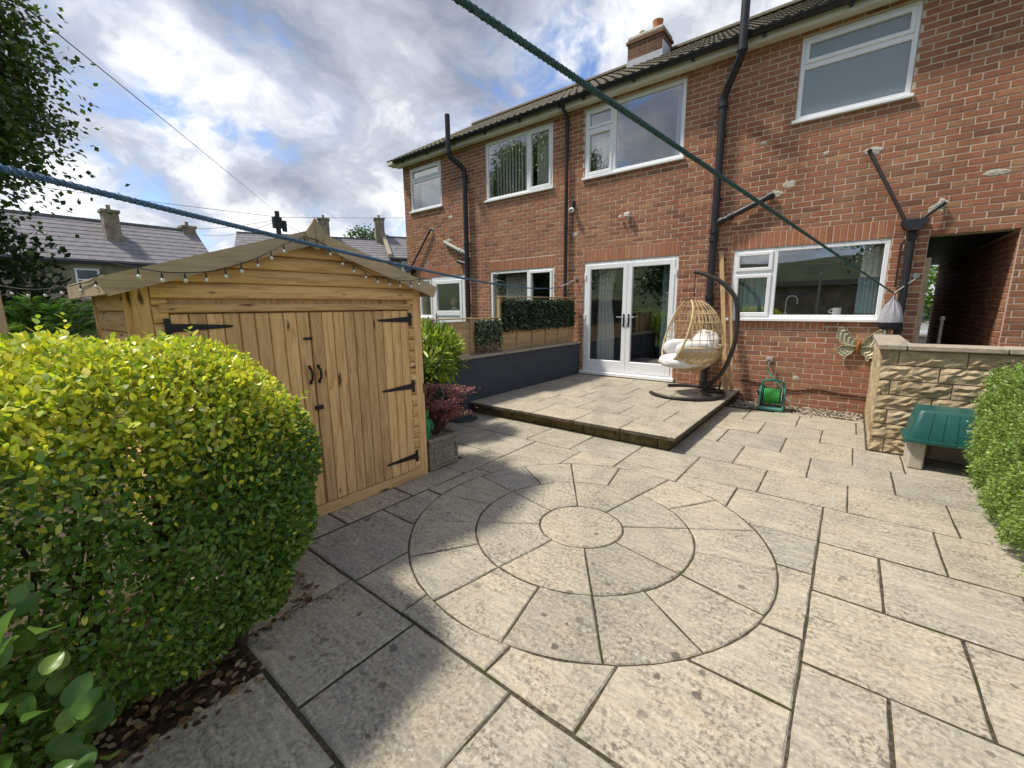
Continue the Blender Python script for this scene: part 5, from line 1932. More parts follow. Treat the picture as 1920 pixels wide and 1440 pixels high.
MB().tube(spline([(-.91, FY - .10, .56), (-.905, FY - .11, .50), (-.84, FY - .17, .44), (-.76, FY - .27, .38), (-.68, 7.05, .30), (-.66, 7.0, .22)]), .010, 8).build('hose', 'reel_teal', ot, smooth=True)
MB().cbox(-.96, -.87, FY - .03, FY + .002, .64, .71, .008).build('backplate', 'grey_pipe', ot)

bf = thing('butterfly_ornament', (.09, FY, .75), 'verdigris metal butterfly ornament fixed to the brick wall below the kitchen window', 'ornament')
bcx, bcz = .105, .935


def wing(pts, s, name):
    """ribbed wing: outline points (u,v) mirrored by s, concentric ridges"""
    n_ = len(pts)
    root = (0.01, 0.0)
    vs, fs = [], []
    rings = 9
    for r_ in range(rings + 1):
        t = .12 + .88 * r_ / rings
        lift = .016 + .010 * (1 if r_ % 2 else -.6) + .035 * t
        for (u, v_) in pts:
            x, z = root[0] + (u - root[0]) * t, root[1] + (v_ - root[1]) * t
            vs.append((bcx + s * x, FY - lift, bcz + z))
    for r_ in range(rings):
        for i in range(n_ - 1):
            a = r_ * n_ + i
            fs.append((a, a + 1, a + 1 + n_, a + n_))
    o = MB().add(vs, fs).build(name, 'verdigris', bf, smooth=False)
    md = o.modifiers.new('thick', 'SOLIDIFY')
    md.thickness = .006


upper = [(.03, .02), (.06, .10), (.12, .19), (.19, .25), (.235, .24), (.245, .17), (.235, .09), (.20, .03), (.13, .0), (.04, -.01)]
lower = [(.02, -.01), (.10, -.005), (.18, .0), (.225, -.04), (.22, -.10), (.18, -.14), (.15, -.15), (.145, -.19), (.12, -.19), (.12, -.15), (.07, -.12), (.03, -.06)]
rot = lambda P_, a: [(u * math.cos(a) - v_ * math.sin(a), u * math.sin(a) + v_ * math.cos(a)) for u, v_ in P_]
wing(upper, -1, 'upper_wing')
wing(lower, -1, 'lower_wing')
wing(rot(upper, -.10), 1, 'upper_wing')
wing(rot(lower, -.10), 1, 'lower_wing')
MB().tube([(bcx + .012, FY - .05, bcz + .06), (bcx, FY - .055, bcz + .02), (bcx - .005, FY - .055, bcz - .04), (bcx - .008, FY - .045, bcz - .10)], [.012, .022, .020, .006], 10).build('body', 'copper', bf, smooth=True)
for s in (-1, 1):
    MB().tube([(bcx + .012, FY - .05, bcz + .06), (bcx + s * .03, FY - .05, bcz + .10), (bcx + s * .05, FY - .05, bcz + .11)], .003, 5).build('antenna', 'copper', bf)

pb = thing('peg_bag', (.37, 7.27, 1.05), 'grey and black drawstring peg bag hanging from the washing line', 'bag')
bx, by = .385, 7.265


def bag_part(zs_r, mat, name, ph):
    m = MB()
    n_ = 28
    vs = []
    for (z, r_, fold) in zs_r:
        for k_ in range(n_):
            a = 2 * math.pi * k_ / n_
            rr = r_ * (1 + fold * math.cos(9 * a + ph)) + .0
            vs.append((bx + rr * math.cos(a) * 1.05 + (1.5 - z) * -.02, by + rr * math.sin(a) * .65, z))
    L = len(zs_r)
    fs = [(i * n_ + k_, i * n_ + (k_ + 1) % n_, (i + 1) * n_ + (k_ + 1) % n_, (i + 1) * n_ + k_) for i in range(L - 1) for k_ in range(n_)]
    fs += [tuple(range(n_)), tuple(reversed([(L - 1) * n_ + k_ for k_ in range(n_)]))]
    m.add(vs, fs)
    return m.build(name, mat, pb, smooth=True)


bag_part([(1.565, .022, .2), (1.54, .018, .3), (1.50, .045, .28), (1.44, .075, .18), (1.36, .10, .10), (1.28, .118, .05), (1.255, .118, .03)], 'bag_grey', 'bag_body', .4)
bag_part([(1.256, .1195, .02), (1.22, .112, .02), (1.18, .09, .0), (1.16, .05, .0)], 'bag_dark', 'bag_base', .4)
MB().tube([(bx + .02, by - .08, 1.17), (bx + .015, by - .085, 1.08), (bx + .018, by - .085, 1.03)], .003, 5).build('cord', 'dark_wire', pb)
MB().tube([(bx, by, 1.56), (bx - .003, by + .01, 1.60), (.383, 7.30, 1.62)], .004, 6).build('loop', 'rope_pale', pb)


# ------------------------------------------------------------------ washing lines
def rope(name, label, pts, r_, mats):
    t = thing(name, pts[0], label, 'rope')
    dense = []
    for a, b in zip(pts[:-1], pts[1:]):
        a, b = Vector(a), Vector(b)
        n_ = max(2, int((b - a).length / .006))
        for k_ in range(n_):
            dense.append(a.lerp(b, k_ / n_))
    dense.append(Vector(pts[-1]))
    n_ = len(dense)
    MB().tube(dense, r_, 9, twist=.85).build('strand', mats, t, smooth=True)
    return t


POST = (-.84, -.62)
K2 = Vector((.38, 7.30, 1.62))
N2 = Vector((-.63, .645, 2.06))
back = N2 + (N2 - K2) * .185
rope('washing_line', 'thick green twisted washing line rising from the peg bag to the top edge', [back, N2, N2.lerp(K2, .5), K2], .0078, 'rope_green')
rope('washing_line', 'short pale cord tying the green washing line to its wall hook', [K2, (.565, FY - .06, 1.79)], .005, 'rope_pale')
Na, Ka = Vector((-1.25, .07, 1.76)), Vector((-4.51, 7.2, 1.87))
pts = [Vector((POST[0], POST[1] + .05, 1.79))]
for k_ in range(25):
    t = k_ / 24
    p = Na.lerp(Ka, t)
    p.z -= 4 * .10 * t * (1 - t)
    pts.append(p)
rope('washing_line', 'blue twisted washing line crossing in front of the shed roof', pts, .0072, 'rope_blue')
rope('washing_line', 'short pale cord tying the blue washing line to the wall by the downpipe', [Ka, (-4.30, FY - .06, 2.0)], .006, 'rope_pale')
cp = thing('clothes_post', (POST[0], POST[1], 0), 'grey steel clothes post carrying both washing lines', 'post')
MB().tube([(POST[0], POST[1], -.05), (POST[0], POST[1], 2.35)], .03, 14).build('pole', 'grey_pipe', cp, smooth=True)
MB().ellipsoid((POST[0], POST[1], 2.36), (.034, .034, .03), 12, 8).build('cap', 'grey_pipe', cp, smooth=True)
for z in (1.79, 2.25):
    MB().tube([(POST[0], POST[1] + .02, z), (POST[0], POST[1] + .06, z)], .008, 8).build('cleat', 'steel', cp)

# ------------------------------------------------------------------ planter, ornaments by the shed
pt = thing('stone_planter', (-3.06, 2.60, 0), 'weathered square stone planter with moulded panel beside the shed', 'planter')
x0, x1, y0, y1, ht = -3.24, -2.875, 2.405, 2.79, .315
m = MB()
m.cbox(x0 + .012, x1 - .012, y0 + .012, y1 - .012, 0, ht - .03, .02)
m.build('trough', 'planter_stone', pt)
m = MB()
for (a, b, c, d) in ((x0, x1, y0, y0 + .04), (x0, x1, y1 - .04, y1), (x0, x0 + .04, y0 + .041, y1 - .041), (x1 - .04, x1, y0 + .041, y1 - .041)):
    m.cbox(a, b, c, d, ht - .045, ht, .008)
m.build('trough_rim', 'planter_stone', pt)
m = MB()
for (a, b, c, d) in ((y0 + .05, y1 - .05, .06, .08), (y0 + .05, y1 - .05, .22, .24), (y0 + .05, y0 + .07, .081, .219), (y1 - .07, y1 - .05, .081, .219)):
    m.cbox(x1 - .014, x1 + .002, a, b, c, d, .005)
m.build('panel_moulding', 'planter_stone', pt)
m = MB()
m.lathe([(.055, 0), (.05, .008), (.03, .010), (.0, .016)], (x1 - .012, 2.597, .15), 18, 'x')
for k_ in range(6):
    a = k_ * math.pi / 3
    m.ellipsoid((x1 - .006, 2.597 + .034 * math.cos(a), .15 + .034 * math.sin(a)), (.008, .015, .015), 8, 5)
m.build('rosette', 'planter_stone', pt, smooth=True)
for (yc) in (y0, ):
    m = MB()
    for (a, b, c, d) in ((x0 + .05, x1 - .05, .06, .08), (x0 + .05, x1 - .05, .22, .24)):
        m.cbox(a, b, y0 - .002, y0 + .014, c, d, .005)
    m.build('panel_moulding', 'planter_stone', pt)
MB().box(x0 + .03, x1 - .03, y0 + .03, y1 - .03, ht - .06, ht - .045).build('compost', 'bed_soil', pt)

st = thing('green_figurine', (-2.99, 2.50, .27), 'glossy green figurine standing in the planter beside the shed post', 'figurine')
sx_, sy_ = -3.01, 2.475
m = MB().lathe([(.045, 0), (.05, .02), (.038, .06), (.042, .10), (.05, .15), (.048, .19), (.03, .215), (.0, .22)], (sx_, sy_, .272), 16)
m.v = [(x, y * 1.0, z) for x, y, z in m.v]
m.build('torso', 'statue_green', st, smooth=True)
m = MB().ellipsoid((sx_, sy_, .525), (.036, .036, .042), 14, 10)
m.build('head', 'statue_green', st, smooth=True)
for s in (-1, 1):
    MB().tube([(sx_, sy_ + s * .045, .46), (sx_ + .03, sy_ + s * .06, .41), (sx_ + .05, sy_ + s * .02, .38)], [.018, .015, .012], 8).build('arm', 'statue_green', st, smooth=True)
    MB().ellipsoid((sx_, sy_ + s * .036, .527), (.008, .008, .014), 8, 5).build('ear', 'statue_green', st, smooth=True)

ub = thing('parasol_base', (-4.02, 3.95, 0), 'round dark parasol base on the paving by the grey wall', 'parasol base')
MB().lathe([(.20, 0), (.205, .012), (.19, .03), (.10, .045), (.05, .06), (.035, .075), (.03, .30), (.02, .31)], (-4.02, 3.95, .002), 32).build('base_plate', 'dark_base', ub, smooth=True)
for k_ in range(12):
    a = k_ * math.pi / 6
    MB().ellipsoid((-4.02 + .15 * math.cos(a), 3.95 + .15 * math.sin(a), .036), (.022, .022, .008), 8, 4).build('boss', 'dark_base', ub, smooth=True)
pot = thing('plant_pot', (-4.0, 3.45, 0), 'large dark blue glazed pot behind the red maple', 'pot')
simple('blue_glaze', (0.02, 0.035, 0.09), 0.2, 0.2, 10, 0.05, 0.5)
MB().lathe([(.13, 0), (.14, .01), (.19, .22), (.205, .34), (.215, .36), (.20, .37), (.18, .34), (.17, .30)], (-4.0, 3.42, .001), 24).build('vessel', 'blue_glaze', pot, smooth=True)


# ------------------------------------------------------------------ plants
def branches(root, tips, r0, mat, parent, name='stem', wob=.03, r1=.003):
    m = MB()
    for tp_ in tips:
        a, b = Vector(root), Vector(tp_)
        mid = a.lerp(b, .5) + Vector((random.uniform(-wob, wob), random.uniform(-wob, wob), random.uniform(0, wob)))
        m.tube(spline([a, mid, b], 4), [r0 + (r1 - r0) * i / 8 for i in range(9)], 6)
    return m.build(name, mat, parent, smooth=True)


# red maple in the planter: flat layered sprays of narrow leaflets
mp = thing('japanese_maple', (-3.06, 2.62, .27), 'small red leaved maple growing in the stone planter', 'shrub')
tips, P, D, N_ = [], [], [], []
mrng = np.random.default_rng(3)
for k_ in range(34):
    a = mrng.uniform(0, 6.28)
    r_ = mrng.uniform(.06, .27)
    zc_ = .50 + mrng.uniform(0, .30) - r_ * .25
    c = np.array([-3.06 + r_ * math.cos(a) * .9 + .03, 2.66 + r_ * math.sin(a) * 1.05 + .03, zc_])
    tips.append(tuple(c))
    n = 70
    off = mrng.normal(0, 1, (n, 3)) * np.array([.055, .055, .014])
    P.append(c + off)
    d = mrng.normal(0, 1, (n, 3)) * np.array([1, 1, .25]) + np.array([math.cos(a), math.sin(a), -.25])
    D.append(d)
    N_.append(np.array([0, 0, 1]) + mrng.normal(0, .3, (n, 3)))
P, D, N_ = np.concatenate(P), np.concatenate(D), np.concatenate(N_)
n = len(P)
v, q, c = leaves(P, D, N_, mrng.uniform(.03, .055, n), mrng.uniform(.004, .008, n), pick([(.30, .10, .11), (.46, .20, .20), (.20, .065, .065), (.24, .15, .08)], n, [.4, .25, .2, .15]))
fastmesh('foliage', v, q, 'leaf', mp, c, kind='stuff')
branches((-3.06, 2.63, .27), tips, .010, 'stem_red', mp)


def shrub(name, label, cat, base, centre, rad, n, L, wd, cols, wts=None, hi=False, up=.5, shell=.35, mat='leaf', stems=8, seed=1, nexp=2.2, group=None, zcut=None):
    r2 = np.random.default_rng(seed)
    u = r2.normal(0, 1, (n, 3))
    u = u / (np.sum(np.abs(u) ** nexp, 1, keepdims=True) ** (1 / nexp))
    depth = 1 - np.abs(r2.normal(0, shell, (n, 1)))
    lump = 1 + .12 * np.sin(u[:, :1] * 5 + seed) * np.cos(u[:, 1:2] * 6 + 2 * seed) + .07 * np.sin(u[:, 2:3] * 11 + u[:, :1] * 7)
    P = np.array(centre) + u * np.array(rad) * np.clip(depth, .1, 1.1) * lump
    if zcut is not None:
        P = P[P[:, 2] > zcut]
        u = u[:len(P)] if False else (P - np.array(centre)) / np.array(rad)
        n = len(P)
    out_ = unit(u / np.array(rad))
    D = out_ * .8 + np.array([0, 0, up]) + r2.normal(0, .5, (n, 3))
    N = out_ * .6 + np.array([0, 0, .9]) + r2.normal(0, .45, (n, 3))
    t = thing(name, base, label, cat, group)
    v, q, c = leaves(P, D, N, r2.uniform(.65, 1.25, n) * L, r2.uniform(.8, 1.2, n) * wd, pick(cols, n, wts), hi)
    fastmesh('foliage', v, q, mat, t, c, kind='stuff')
    if stems:
        tp_ = [tuple(np.array(centre) + r2.normal(0, .38, 3) * np.array(rad)) for _ in range(stems)]
        branches(base, tp_, .012, 'bark', t)
    return t


# bright shrub with strap leaves in the blue pot
shrub('strap_leaved_shrub', 'bright yellow-green strap-leaved shrub between shed and fence', 'shrub', (-3.95, 3.40, .3), (-3.90, 3.30, .93), (.34, .42, .36), 1500, .12, .016,
      [(.30, .38, .05), (.42, .50, .08), (.14, .24, .03), (.06, .13, .02)], [.3, .25, .25, .2], hi=True, up=.3, seed=5, shell=.3)
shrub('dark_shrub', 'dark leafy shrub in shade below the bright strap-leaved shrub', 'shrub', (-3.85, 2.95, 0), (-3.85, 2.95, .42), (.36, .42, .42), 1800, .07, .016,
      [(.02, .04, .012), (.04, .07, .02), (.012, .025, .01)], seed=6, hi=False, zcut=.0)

# golden privet hedge
hg = thing('privet_hedge', (-2.2, -.2, 0), 'clipped golden privet hedge in front of the shed', 'hedge')
hr_ = np.random.default_rng(21)
n = 108000
u = hr_.uniform(-1, 1, (n, 3))
ax_ = hr_.choice(3, n, p=[.40, .20, .40])
sg = np.where(hr_.random(n) < .72, 1, -1)
sg = np.where(ax_ == 2, np.where(hr_.random(n) < .93, 1, -1), sg)
u[np.arange(n), ax_] = sg
ez = np.where(u[:, 2] > -.1, 3.0, 3.9)
lo_, hi_ = np.full(n, .3), np.ones(n)
for _ in range(24):
    md_ = (lo_ + hi_) / 2
    big_ = np.abs(u[:, 0] * md_) ** 2.6 + np.abs(u[:, 1] * md_) ** 4.2 + np.abs(u[:, 2] * md_) ** ez > 1
    hi_ = np.where(big_, md_, hi_)
    lo_ = np.where(big_, lo_, md_)
u = u * lo_[:, None]
e = np.stack([np.full(n, 2.6), np.full(n, 4.2), ez], 1)
HC_, HR_ = np.array([-2.27, -.20, .705]), np.array([.63, 1.17, .685])
gr = unit(np.sign(u) * e * np.abs(u) ** (e - 1) / HR_)
dep = np.abs(hr_.normal(0, .045, (n, 1))) * (1 + 1.6 * (hr_.random((n, 1)) < .25))
und = np.clip(-u[:, 2:3], 0, 1)
P = HC_ + u * HR_ * np.concatenate([1 - .07 * und, 1 - .10 * und, np.ones((n, 1))], 1)
lump = .022 * np.sin(P[:, :1] * 11 + 1) * np.cos(P[:, 1:2] * 9) + .018 * np.sin(P[:, 1:2] * 17 + P[:, 2:3] * 13)
P = P + gr * (lump - dep)
# ragged, thinner underside
keep = (P[:, 2] > .035) & ((P[:, 2] > .36) | (hr_.random(n) < .35 + .65 * np.clip((P[:, 2] - .05) / .32, 0, 1)))
P, gr = P[keep], gr[keep]
n = len(P)
D = gr * .55 + np.array([0, 0, .45]) + hr_.normal(0, .62, (n, 3))
N = gr * .9 + np.array([0, 0, .55]) + hr_.normal(0, .42, (n, 3))
topn = np.clip((P[:, 2] - .62) / .30, 0, 1) * np.clip((gr[:, 2] - .02) / .45, 0, 1)       # gold growth, plus sunlit yellow painted on upward-facing crown leaves
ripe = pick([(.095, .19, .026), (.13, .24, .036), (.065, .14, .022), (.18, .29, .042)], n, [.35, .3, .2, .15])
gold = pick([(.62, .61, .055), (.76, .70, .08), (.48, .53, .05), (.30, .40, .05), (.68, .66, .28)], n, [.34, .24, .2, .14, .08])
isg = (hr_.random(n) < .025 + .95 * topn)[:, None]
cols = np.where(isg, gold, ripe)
L = hr_.uniform(.017, .036, n)
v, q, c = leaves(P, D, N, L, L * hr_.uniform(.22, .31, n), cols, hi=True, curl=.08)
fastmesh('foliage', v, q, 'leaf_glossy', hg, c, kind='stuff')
# a few unclipped shoots
sv = []
Pp, Dd, Nn, LL = [], [], [], []
surf = np.where((gr[:, 2] > .1) & (P[:, 2] > .8))[0]
starts = [((-2.55, .23, 1.385), np.array([0, 0, 1.0]), .10)] + [(tuple(P[i]), gr[i] + hr_.normal(0, .35, 3) + np.array([0, 0, .4]), hr_.uniform(.03, .085)) for i in hr_.choice(surf, 130)]
for (p0_, dv, ln_) in starts:
    dv = dv / np.linalg.norm(dv)
    for k_ in range(8):
        a = k_ * 1.57 + hr_.uniform(-.3, .3)
        sidev = np.cross(dv, [math.cos(a), math.sin(a), .3])
        Pp.append(np.array(p0_) + dv * ln_ * k_ / 7)
        Dd.append(sidev * .8 + dv * .7)
        Nn.append(dv - sidev * .3)
        LL.append(hr_.uniform(.022, .05) * (1.1 - .05 * k_))
Pp, Dd, Nn, LL = map(np.array, (Pp, Dd, Nn, LL))
v, q, c = leaves(Pp, Dd, Nn, LL, LL * .3, pick([(.66, .62, .06), (.52, .55, .07), (.34, .44, .06)], len(Pp)), hi=True, curl=.1)
fastmesh('shoots', v, q, 'leaf_glossy', hg, c, kind='stuff')
random.seed(5)
for k_ in range(9):
    x, y = random.uniform(-2.45, -2.0), -1.1 + k_ * .235
    m = MB()
    b = Vector((x, y, -.02))
    for j in range(5):
        t = Vector((x + random.uniform(-.4, .45), y + random.uniform(-.3, .3), random.uniform(.7, 1.2)))
        f1 = b.lerp(t, .35) + Vector((random.uniform(-.05, .05), random.uniform(-.05, .05), .05))
        m.tube(spline([b, f1, t], 5), [.02 - .0016 * i for i in range(11)], 7)
    m.build('stem', 'bark', hg, smooth=True)

# large leaved laurel close to the camera: every leaf a leaf
la = thing('laurel_bush', (-1.42, -.22, 0), 'glossy large leaved laurel in the bottom left corner', 'shrub')
lr = np.random.default_rng(8)
LM = []
for k_ in range(4):
    NL, NWD = 11, 5
    T, F_ = [], []
    for i in range(NL):
        t = i / (NL - 1)
        wdt = (.36 + .03 * k_) * max(0, math.sin(math.pi * t ** .85)) ** .75
        for j in range(NWD):
            s_ = (j / (NWD - 1) - .5) * 2
            T.append((wdt * s_ * (1 + .03 * math.sin(9 * t + k_)), t, .30 * wdt * abs(s_) ** 1.4 - .20 * t * t + .012 * math.sin(14 * t + 2 * k_) * abs(s_)))
    for i in range(NL - 1):
        for j in range(NWD - 1):
            F_.append((i * NWD + j, i * NWD + j + 1, (i + 1) * NWD + j + 1, (i + 1) * NWD + j))
    me = bpy.data.meshes.new('leaf')
    me.from_pydata(T, [], F_)
    me.materials.append(MATS['leaf_glossy'])
    me.polygons.foreach_set('use_smooth', [True] * len(me.polygons))
    col = [(.085, .17, .028), (.13, .235, .042), (.20, .31, .06), (.05, .11, .018)][k_]
    at = me.attributes.new('col', 'FLOAT_COLOR', 'POINT')
    at.data.foreach_set('color', np.tile(np.array(col + (1,), np.float32), len(T)))
    LM.append(me)
for k_ in range(330):
    d = lr.normal(0, 1, 3)
    d = d / np.linalg.norm(d)
    rr = lr.uniform(.62, 1.02)
    p = np.array([-1.46, -.27, .48]) + d * np.array([.33, .34, .46]) * rr
    if p[2] < .06:
        continue
    o = link('leaf', LM[int(lr.choice(4, p=[.35, .3, .15, .2]))], tuple(p), la)
    dirv_ = Vector(d * .7 + np.array([0, 0, .55]) + lr.normal(0, .35, 3)).normalized()
    nn = Vector(d * .5 + np.array([0, 0, 1.0]) + lr.normal(0, .35, 3))
    nn = (nn - dirv_ * nn.dot(dirv_)).normalized()
    xx_ = dirv_.cross(nn)
    s = lr.uniform(.045, .08)
    o.rotation_euler = Matrix((xx_, dirv_, nn)).transposed().to_euler()
    o.scale = (s, s, s)
branches((-1.44, -.24, 0), [tuple(np.array([-1.42, -.2, .5]) + lr.normal(0, .5, 3) * np.array([.3, .3, .4])) for _ in range(14)], .012, 'bark', la)

# small leaved hedge at the right
rh = thing('box_leaved_hedge', (1.38, 3.9, 0), 'clipped fine-leaved light green hedge at the right edge', 'hedge')
n = 78000
u = hr_.uniform(-1, 1, (n, 3))
ax_ = hr_.choice(3, n, p=[.5, .22, .28])
sg = np.where(ax_ == 0, np.where(hr_.random(n) < .85, -1, 1), np.where(ax_ == 1, np.where(hr_.random(n) < .7, 1, -1), np.where(hr_.random(n) < .95, 1, -1)))
u[np.arange(n), ax_] = sg
e = 4.0
u = u / (np.sum(np.abs(u) ** e, 1, keepdims=True) ** (1 / e))
C2, H2 = np.array([1.42, 3.90, .545]), np.array([.60, 1.22, .56])
gr = unit(np.sign(u) * np.abs(u) ** (e - 1) / H2)
P = C2 + u * H2
lump = .045 * np.sin(P[:, 1:2] * 13 + P[:, 2:3] * 7) * np.cos(P[:, 2:3] * 15 + P[:, :1] * 9) + .02 * np.sin(P[:, 1:2] * 31) * np.sin(P[:, 2:3] * 27)
P = P + gr * (lump - np.abs(hr_.normal(0, .05, (n, 1))) + .05 * (hr_.random((n, 1)) < .04))
P = P[P[:, 2] > .05]
gr = gr[:len(P)] * 0 + unit((P - C2) / H2 ** 2)
n = len(P)
D = gr * .8 + np.array([0, 0, .3]) + hr_.normal(0, .6, (n, 3))
N = gr * .6 + np.array([0, 0, .7]) + hr_.normal(0, .5, (n, 3))
L = hr_.uniform(.014, .026, n)
v, q, c = leaves(P, D, N, L, L * .28, pick([(.24, .34, .08), (.33, .43, .12), (.17, .25, .05), (.11, .17, .035)], n, [.36, .28, .24, .12]))
fastmesh('foliage', v, q, 'leaf', rh, c, kind='stuff')
for k_ in range(7):
    branches((1.4, 2.9 + k_ * .33, -.02), [(1.4 + random.uniform(-.4, .4), 2.9 + k_ * .33 + random.uniform(-.2, .2), random.uniform(.6, .95)) for _ in range(5)], .014, 'bark', rh)

# fallen leaves in the bed under the privet
n = 520
P = np.stack([hr_.uniform(-2.2, -1.72, n), hr_.uniform(-.05, .95, n), hr_.uniform(.004, .02, n)], 1)
P[:, 0] = np.where(P[:, 1] > .53, P[:, 0] - .30, P[:, 0])
D = np.stack([hr_.normal(0, 1, n), hr_.normal(0, 1, n), hr_.normal(0, .15, n)], 1)
N = np.stack([hr_.normal(0, .3, n), hr_.normal(0, .3, n), np.ones(n)], 1)
L = hr_.uniform(.02, .045, n)
v, q, c = leaves(P, D, N, L, L * .3, pick([(.20, .10, .05), (.32, .22, .12), (.42, .34, .24), (.10, .05, .03)], n), hi=True)
fastmesh('leaf_litter', v, q, 'leaf', None, c, kind='stuff', label='dry fallen leaves on the soil under the privet hedge')

# feathery shrub behind the hedge, beside the shed
ff = thing('feathery_conifer', (-6.4, .45, 0), 'feathery bright green conifer between the fence post and the shed', 'shrub')
fr_ = np.random.default_rng(12)
Ps, Ds, Ns, Cs = [], [], [], []
for k_ in range(230):
    a, b = fr_.uniform(0, 6.28), fr_.uniform(-.3, 1.45)
    d = np.array([math.cos(a) * math.cos(b), math.sin(a) * math.cos(b), math.sin(b)])
    p0 = np.array([-6.45, .42, .95]) + d * np.array([.62, .75, .78]) * fr_.uniform(.45, .8)
    out_ = d * np.array([1, 1, .6]) + np.array([0, 0, .15])
    shade = np.array([(.12, .24, .05), (.19, .33, .07), (.07, .15, .03), (.26, .40, .09)][fr_.choice(4)])
    LF = fr_.uniform(.25, .42)
    sd_ = np.cross(out_, [0, 0, 1])
    sd_ /= np.linalg.norm(sd_) + 1e-6
    for j in range(26):
        t = j / 26
        pos = p0 + out_ * LF * t + np.array([0, 0, -.16 * t * t])
        for s in (-1, 1):
            Ps.append(pos)
            Ds.append(out_ * .6 + s * sd_ * .8 + np.array([0, 0, -.25 * t]) + fr_.normal(0, .1, 3))
            Ns.append([0, 0, 1])
            Cs.append(shade * (1 + .5 * t))
Ps, Ds, Ns, Cs = map(np.array, (Ps, Ds, Ns, Cs))
n = len(Ps)
v, q, c = leaves(Ps, Ds, Ns + fr_.normal(0, .25, (n, 3)), fr_.uniform(.05, .10, n), fr_.uniform(.006, .011, n), Cs)
fastmesh('fronds', v, q, 'leaf', ff, c, kind='stuff')
branches((-6.42, .42, 0), [(-6.42 + fr_.normal(0, .3), .42 + fr_.normal(0, .35), fr_.uniform(.6, 1.3)) for _ in range(10)], .03, 'bark', ff)


shrub('evergreen_shrub', 'dark evergreen shrub behind the fence post at the far left', 'shrub', (-9.4, .0, 0), (-9.4, -.05, 1.6), (.9, 1.0, 1.35), 5200, .10, .035,
      [(.02, .042, .014), (.035, .065, .02), (.055, .09, .03)], [.45, .35, .2], seed=19, hi=False, zcut=.05, stems=12)


# ------------------------------------------------------------------ trees
def tree(name, label, base, h_trunk, centre, rad, nclump, per, clump_r, L, cols, wts, seed, r_trunk=.22, group=None, keepf=None, droop=.2):
    r2 = np.random.default_rng(seed)
    t = thing(name, base, label, 'tree', group)
    cs, Ps = [], []
    for k_ in range(nclump):
        d = r2.normal(0, 1, 3)
        d /= np.linalg.norm(d)
        c = np.array(centre) + d * np.array(rad) * r2.uniform(.35, 1.0) ** .6
        if keepf and not keepf(c):
            continue
        cs.append(c)
        n = int(per * r2.uniform(.6, 1.3))
        pp = r2.normal(0, 1, (n, 3)) * clump_r * np.array([1, 1, .55]) * r2.uniform(.7, 1.25)
        pp[:, 2] -= droop * (pp[:, 0] ** 2 + pp[:, 1] ** 2) / clump_r
        Ps.append(c + pp)
    P = np.concatenate(Ps)
    n = len(P)
    out_ = unit(P - np.array(centre))
    D = out_ * .5 + r2.normal(0, .7, (n, 3)) + np.array([0, 0, -.25])
    N = out_ * .4 + np.array([0, 0, .8]) + r2.normal(0, .55, (n, 3))
    v, q, c = leaves(P, D, N, r2.uniform(.7, 1.25, n) * L, r2.uniform(.32, .48, n) * L, pick(cols, n, wts), False)
    fastmesh('crown', v, q, 'leaf', t, c, kind='stuff')
    m = MB()
    b = Vector(base)
    fork = Vector((base[0] + (centre[0] - base[0]) * .4, base[1] + (centre[1] - base[1]) * .4, base[2] + h_trunk))
    m.tube(spline([b + Vector((0, 0, -.1)), b.lerp(fork, .5) + Vector((.05, .03, 0)), fork], 6), [r_trunk * (1 - .035 * i) for i in range(13)], 12)
    m.build('trunk', 'bark', t, smooth=True)
    m = MB()
    for c_ in cs[::max(1, len(cs) // 70)]:
        e_ = Vector(c_)
        mid = fork.lerp(e_, .5) + Vector((0, 0, .15 * (e_ - fork).length * .4))
        m.tube(spline([fork, mid, e_], 4), [r_trunk * .42 * (1 - i / 9.5) + .008 for i in range(9)], 6)
    m.build('limb', 'bark', t, smooth=True)
    return t


tree('broadleaf_tree', 'tall dark leafy tree overhanging the far left, cut by the frame', (-11.6, -2.2, -.05), 2.6, (-11.3, -1.85, 5.4), (3.0, 2.95, 3.6), 860, 250, .34, .095,
     [(.065, .115, .028), (.09, .15, .038), (.042, .08, .022), (.14, .20, .055), (.10, .08, .05)], [.34, .26, .22, .12, .06], 4, .28, keepf=lambda c: c[1] > -2.6 or c[2] > 7.5)
tree('broadleaf_tree', 'small round tree seen beyond the far chimneys', (-50.5, 33.5, -.05), 6, (-50.5, 33.5, 9.0), (3.2, 3.6, 2.6), 70, 60, .8, .38,
     [(.06, .11, .03), (.09, .15, .045), (.04, .08, .02)], None, 9, .3)

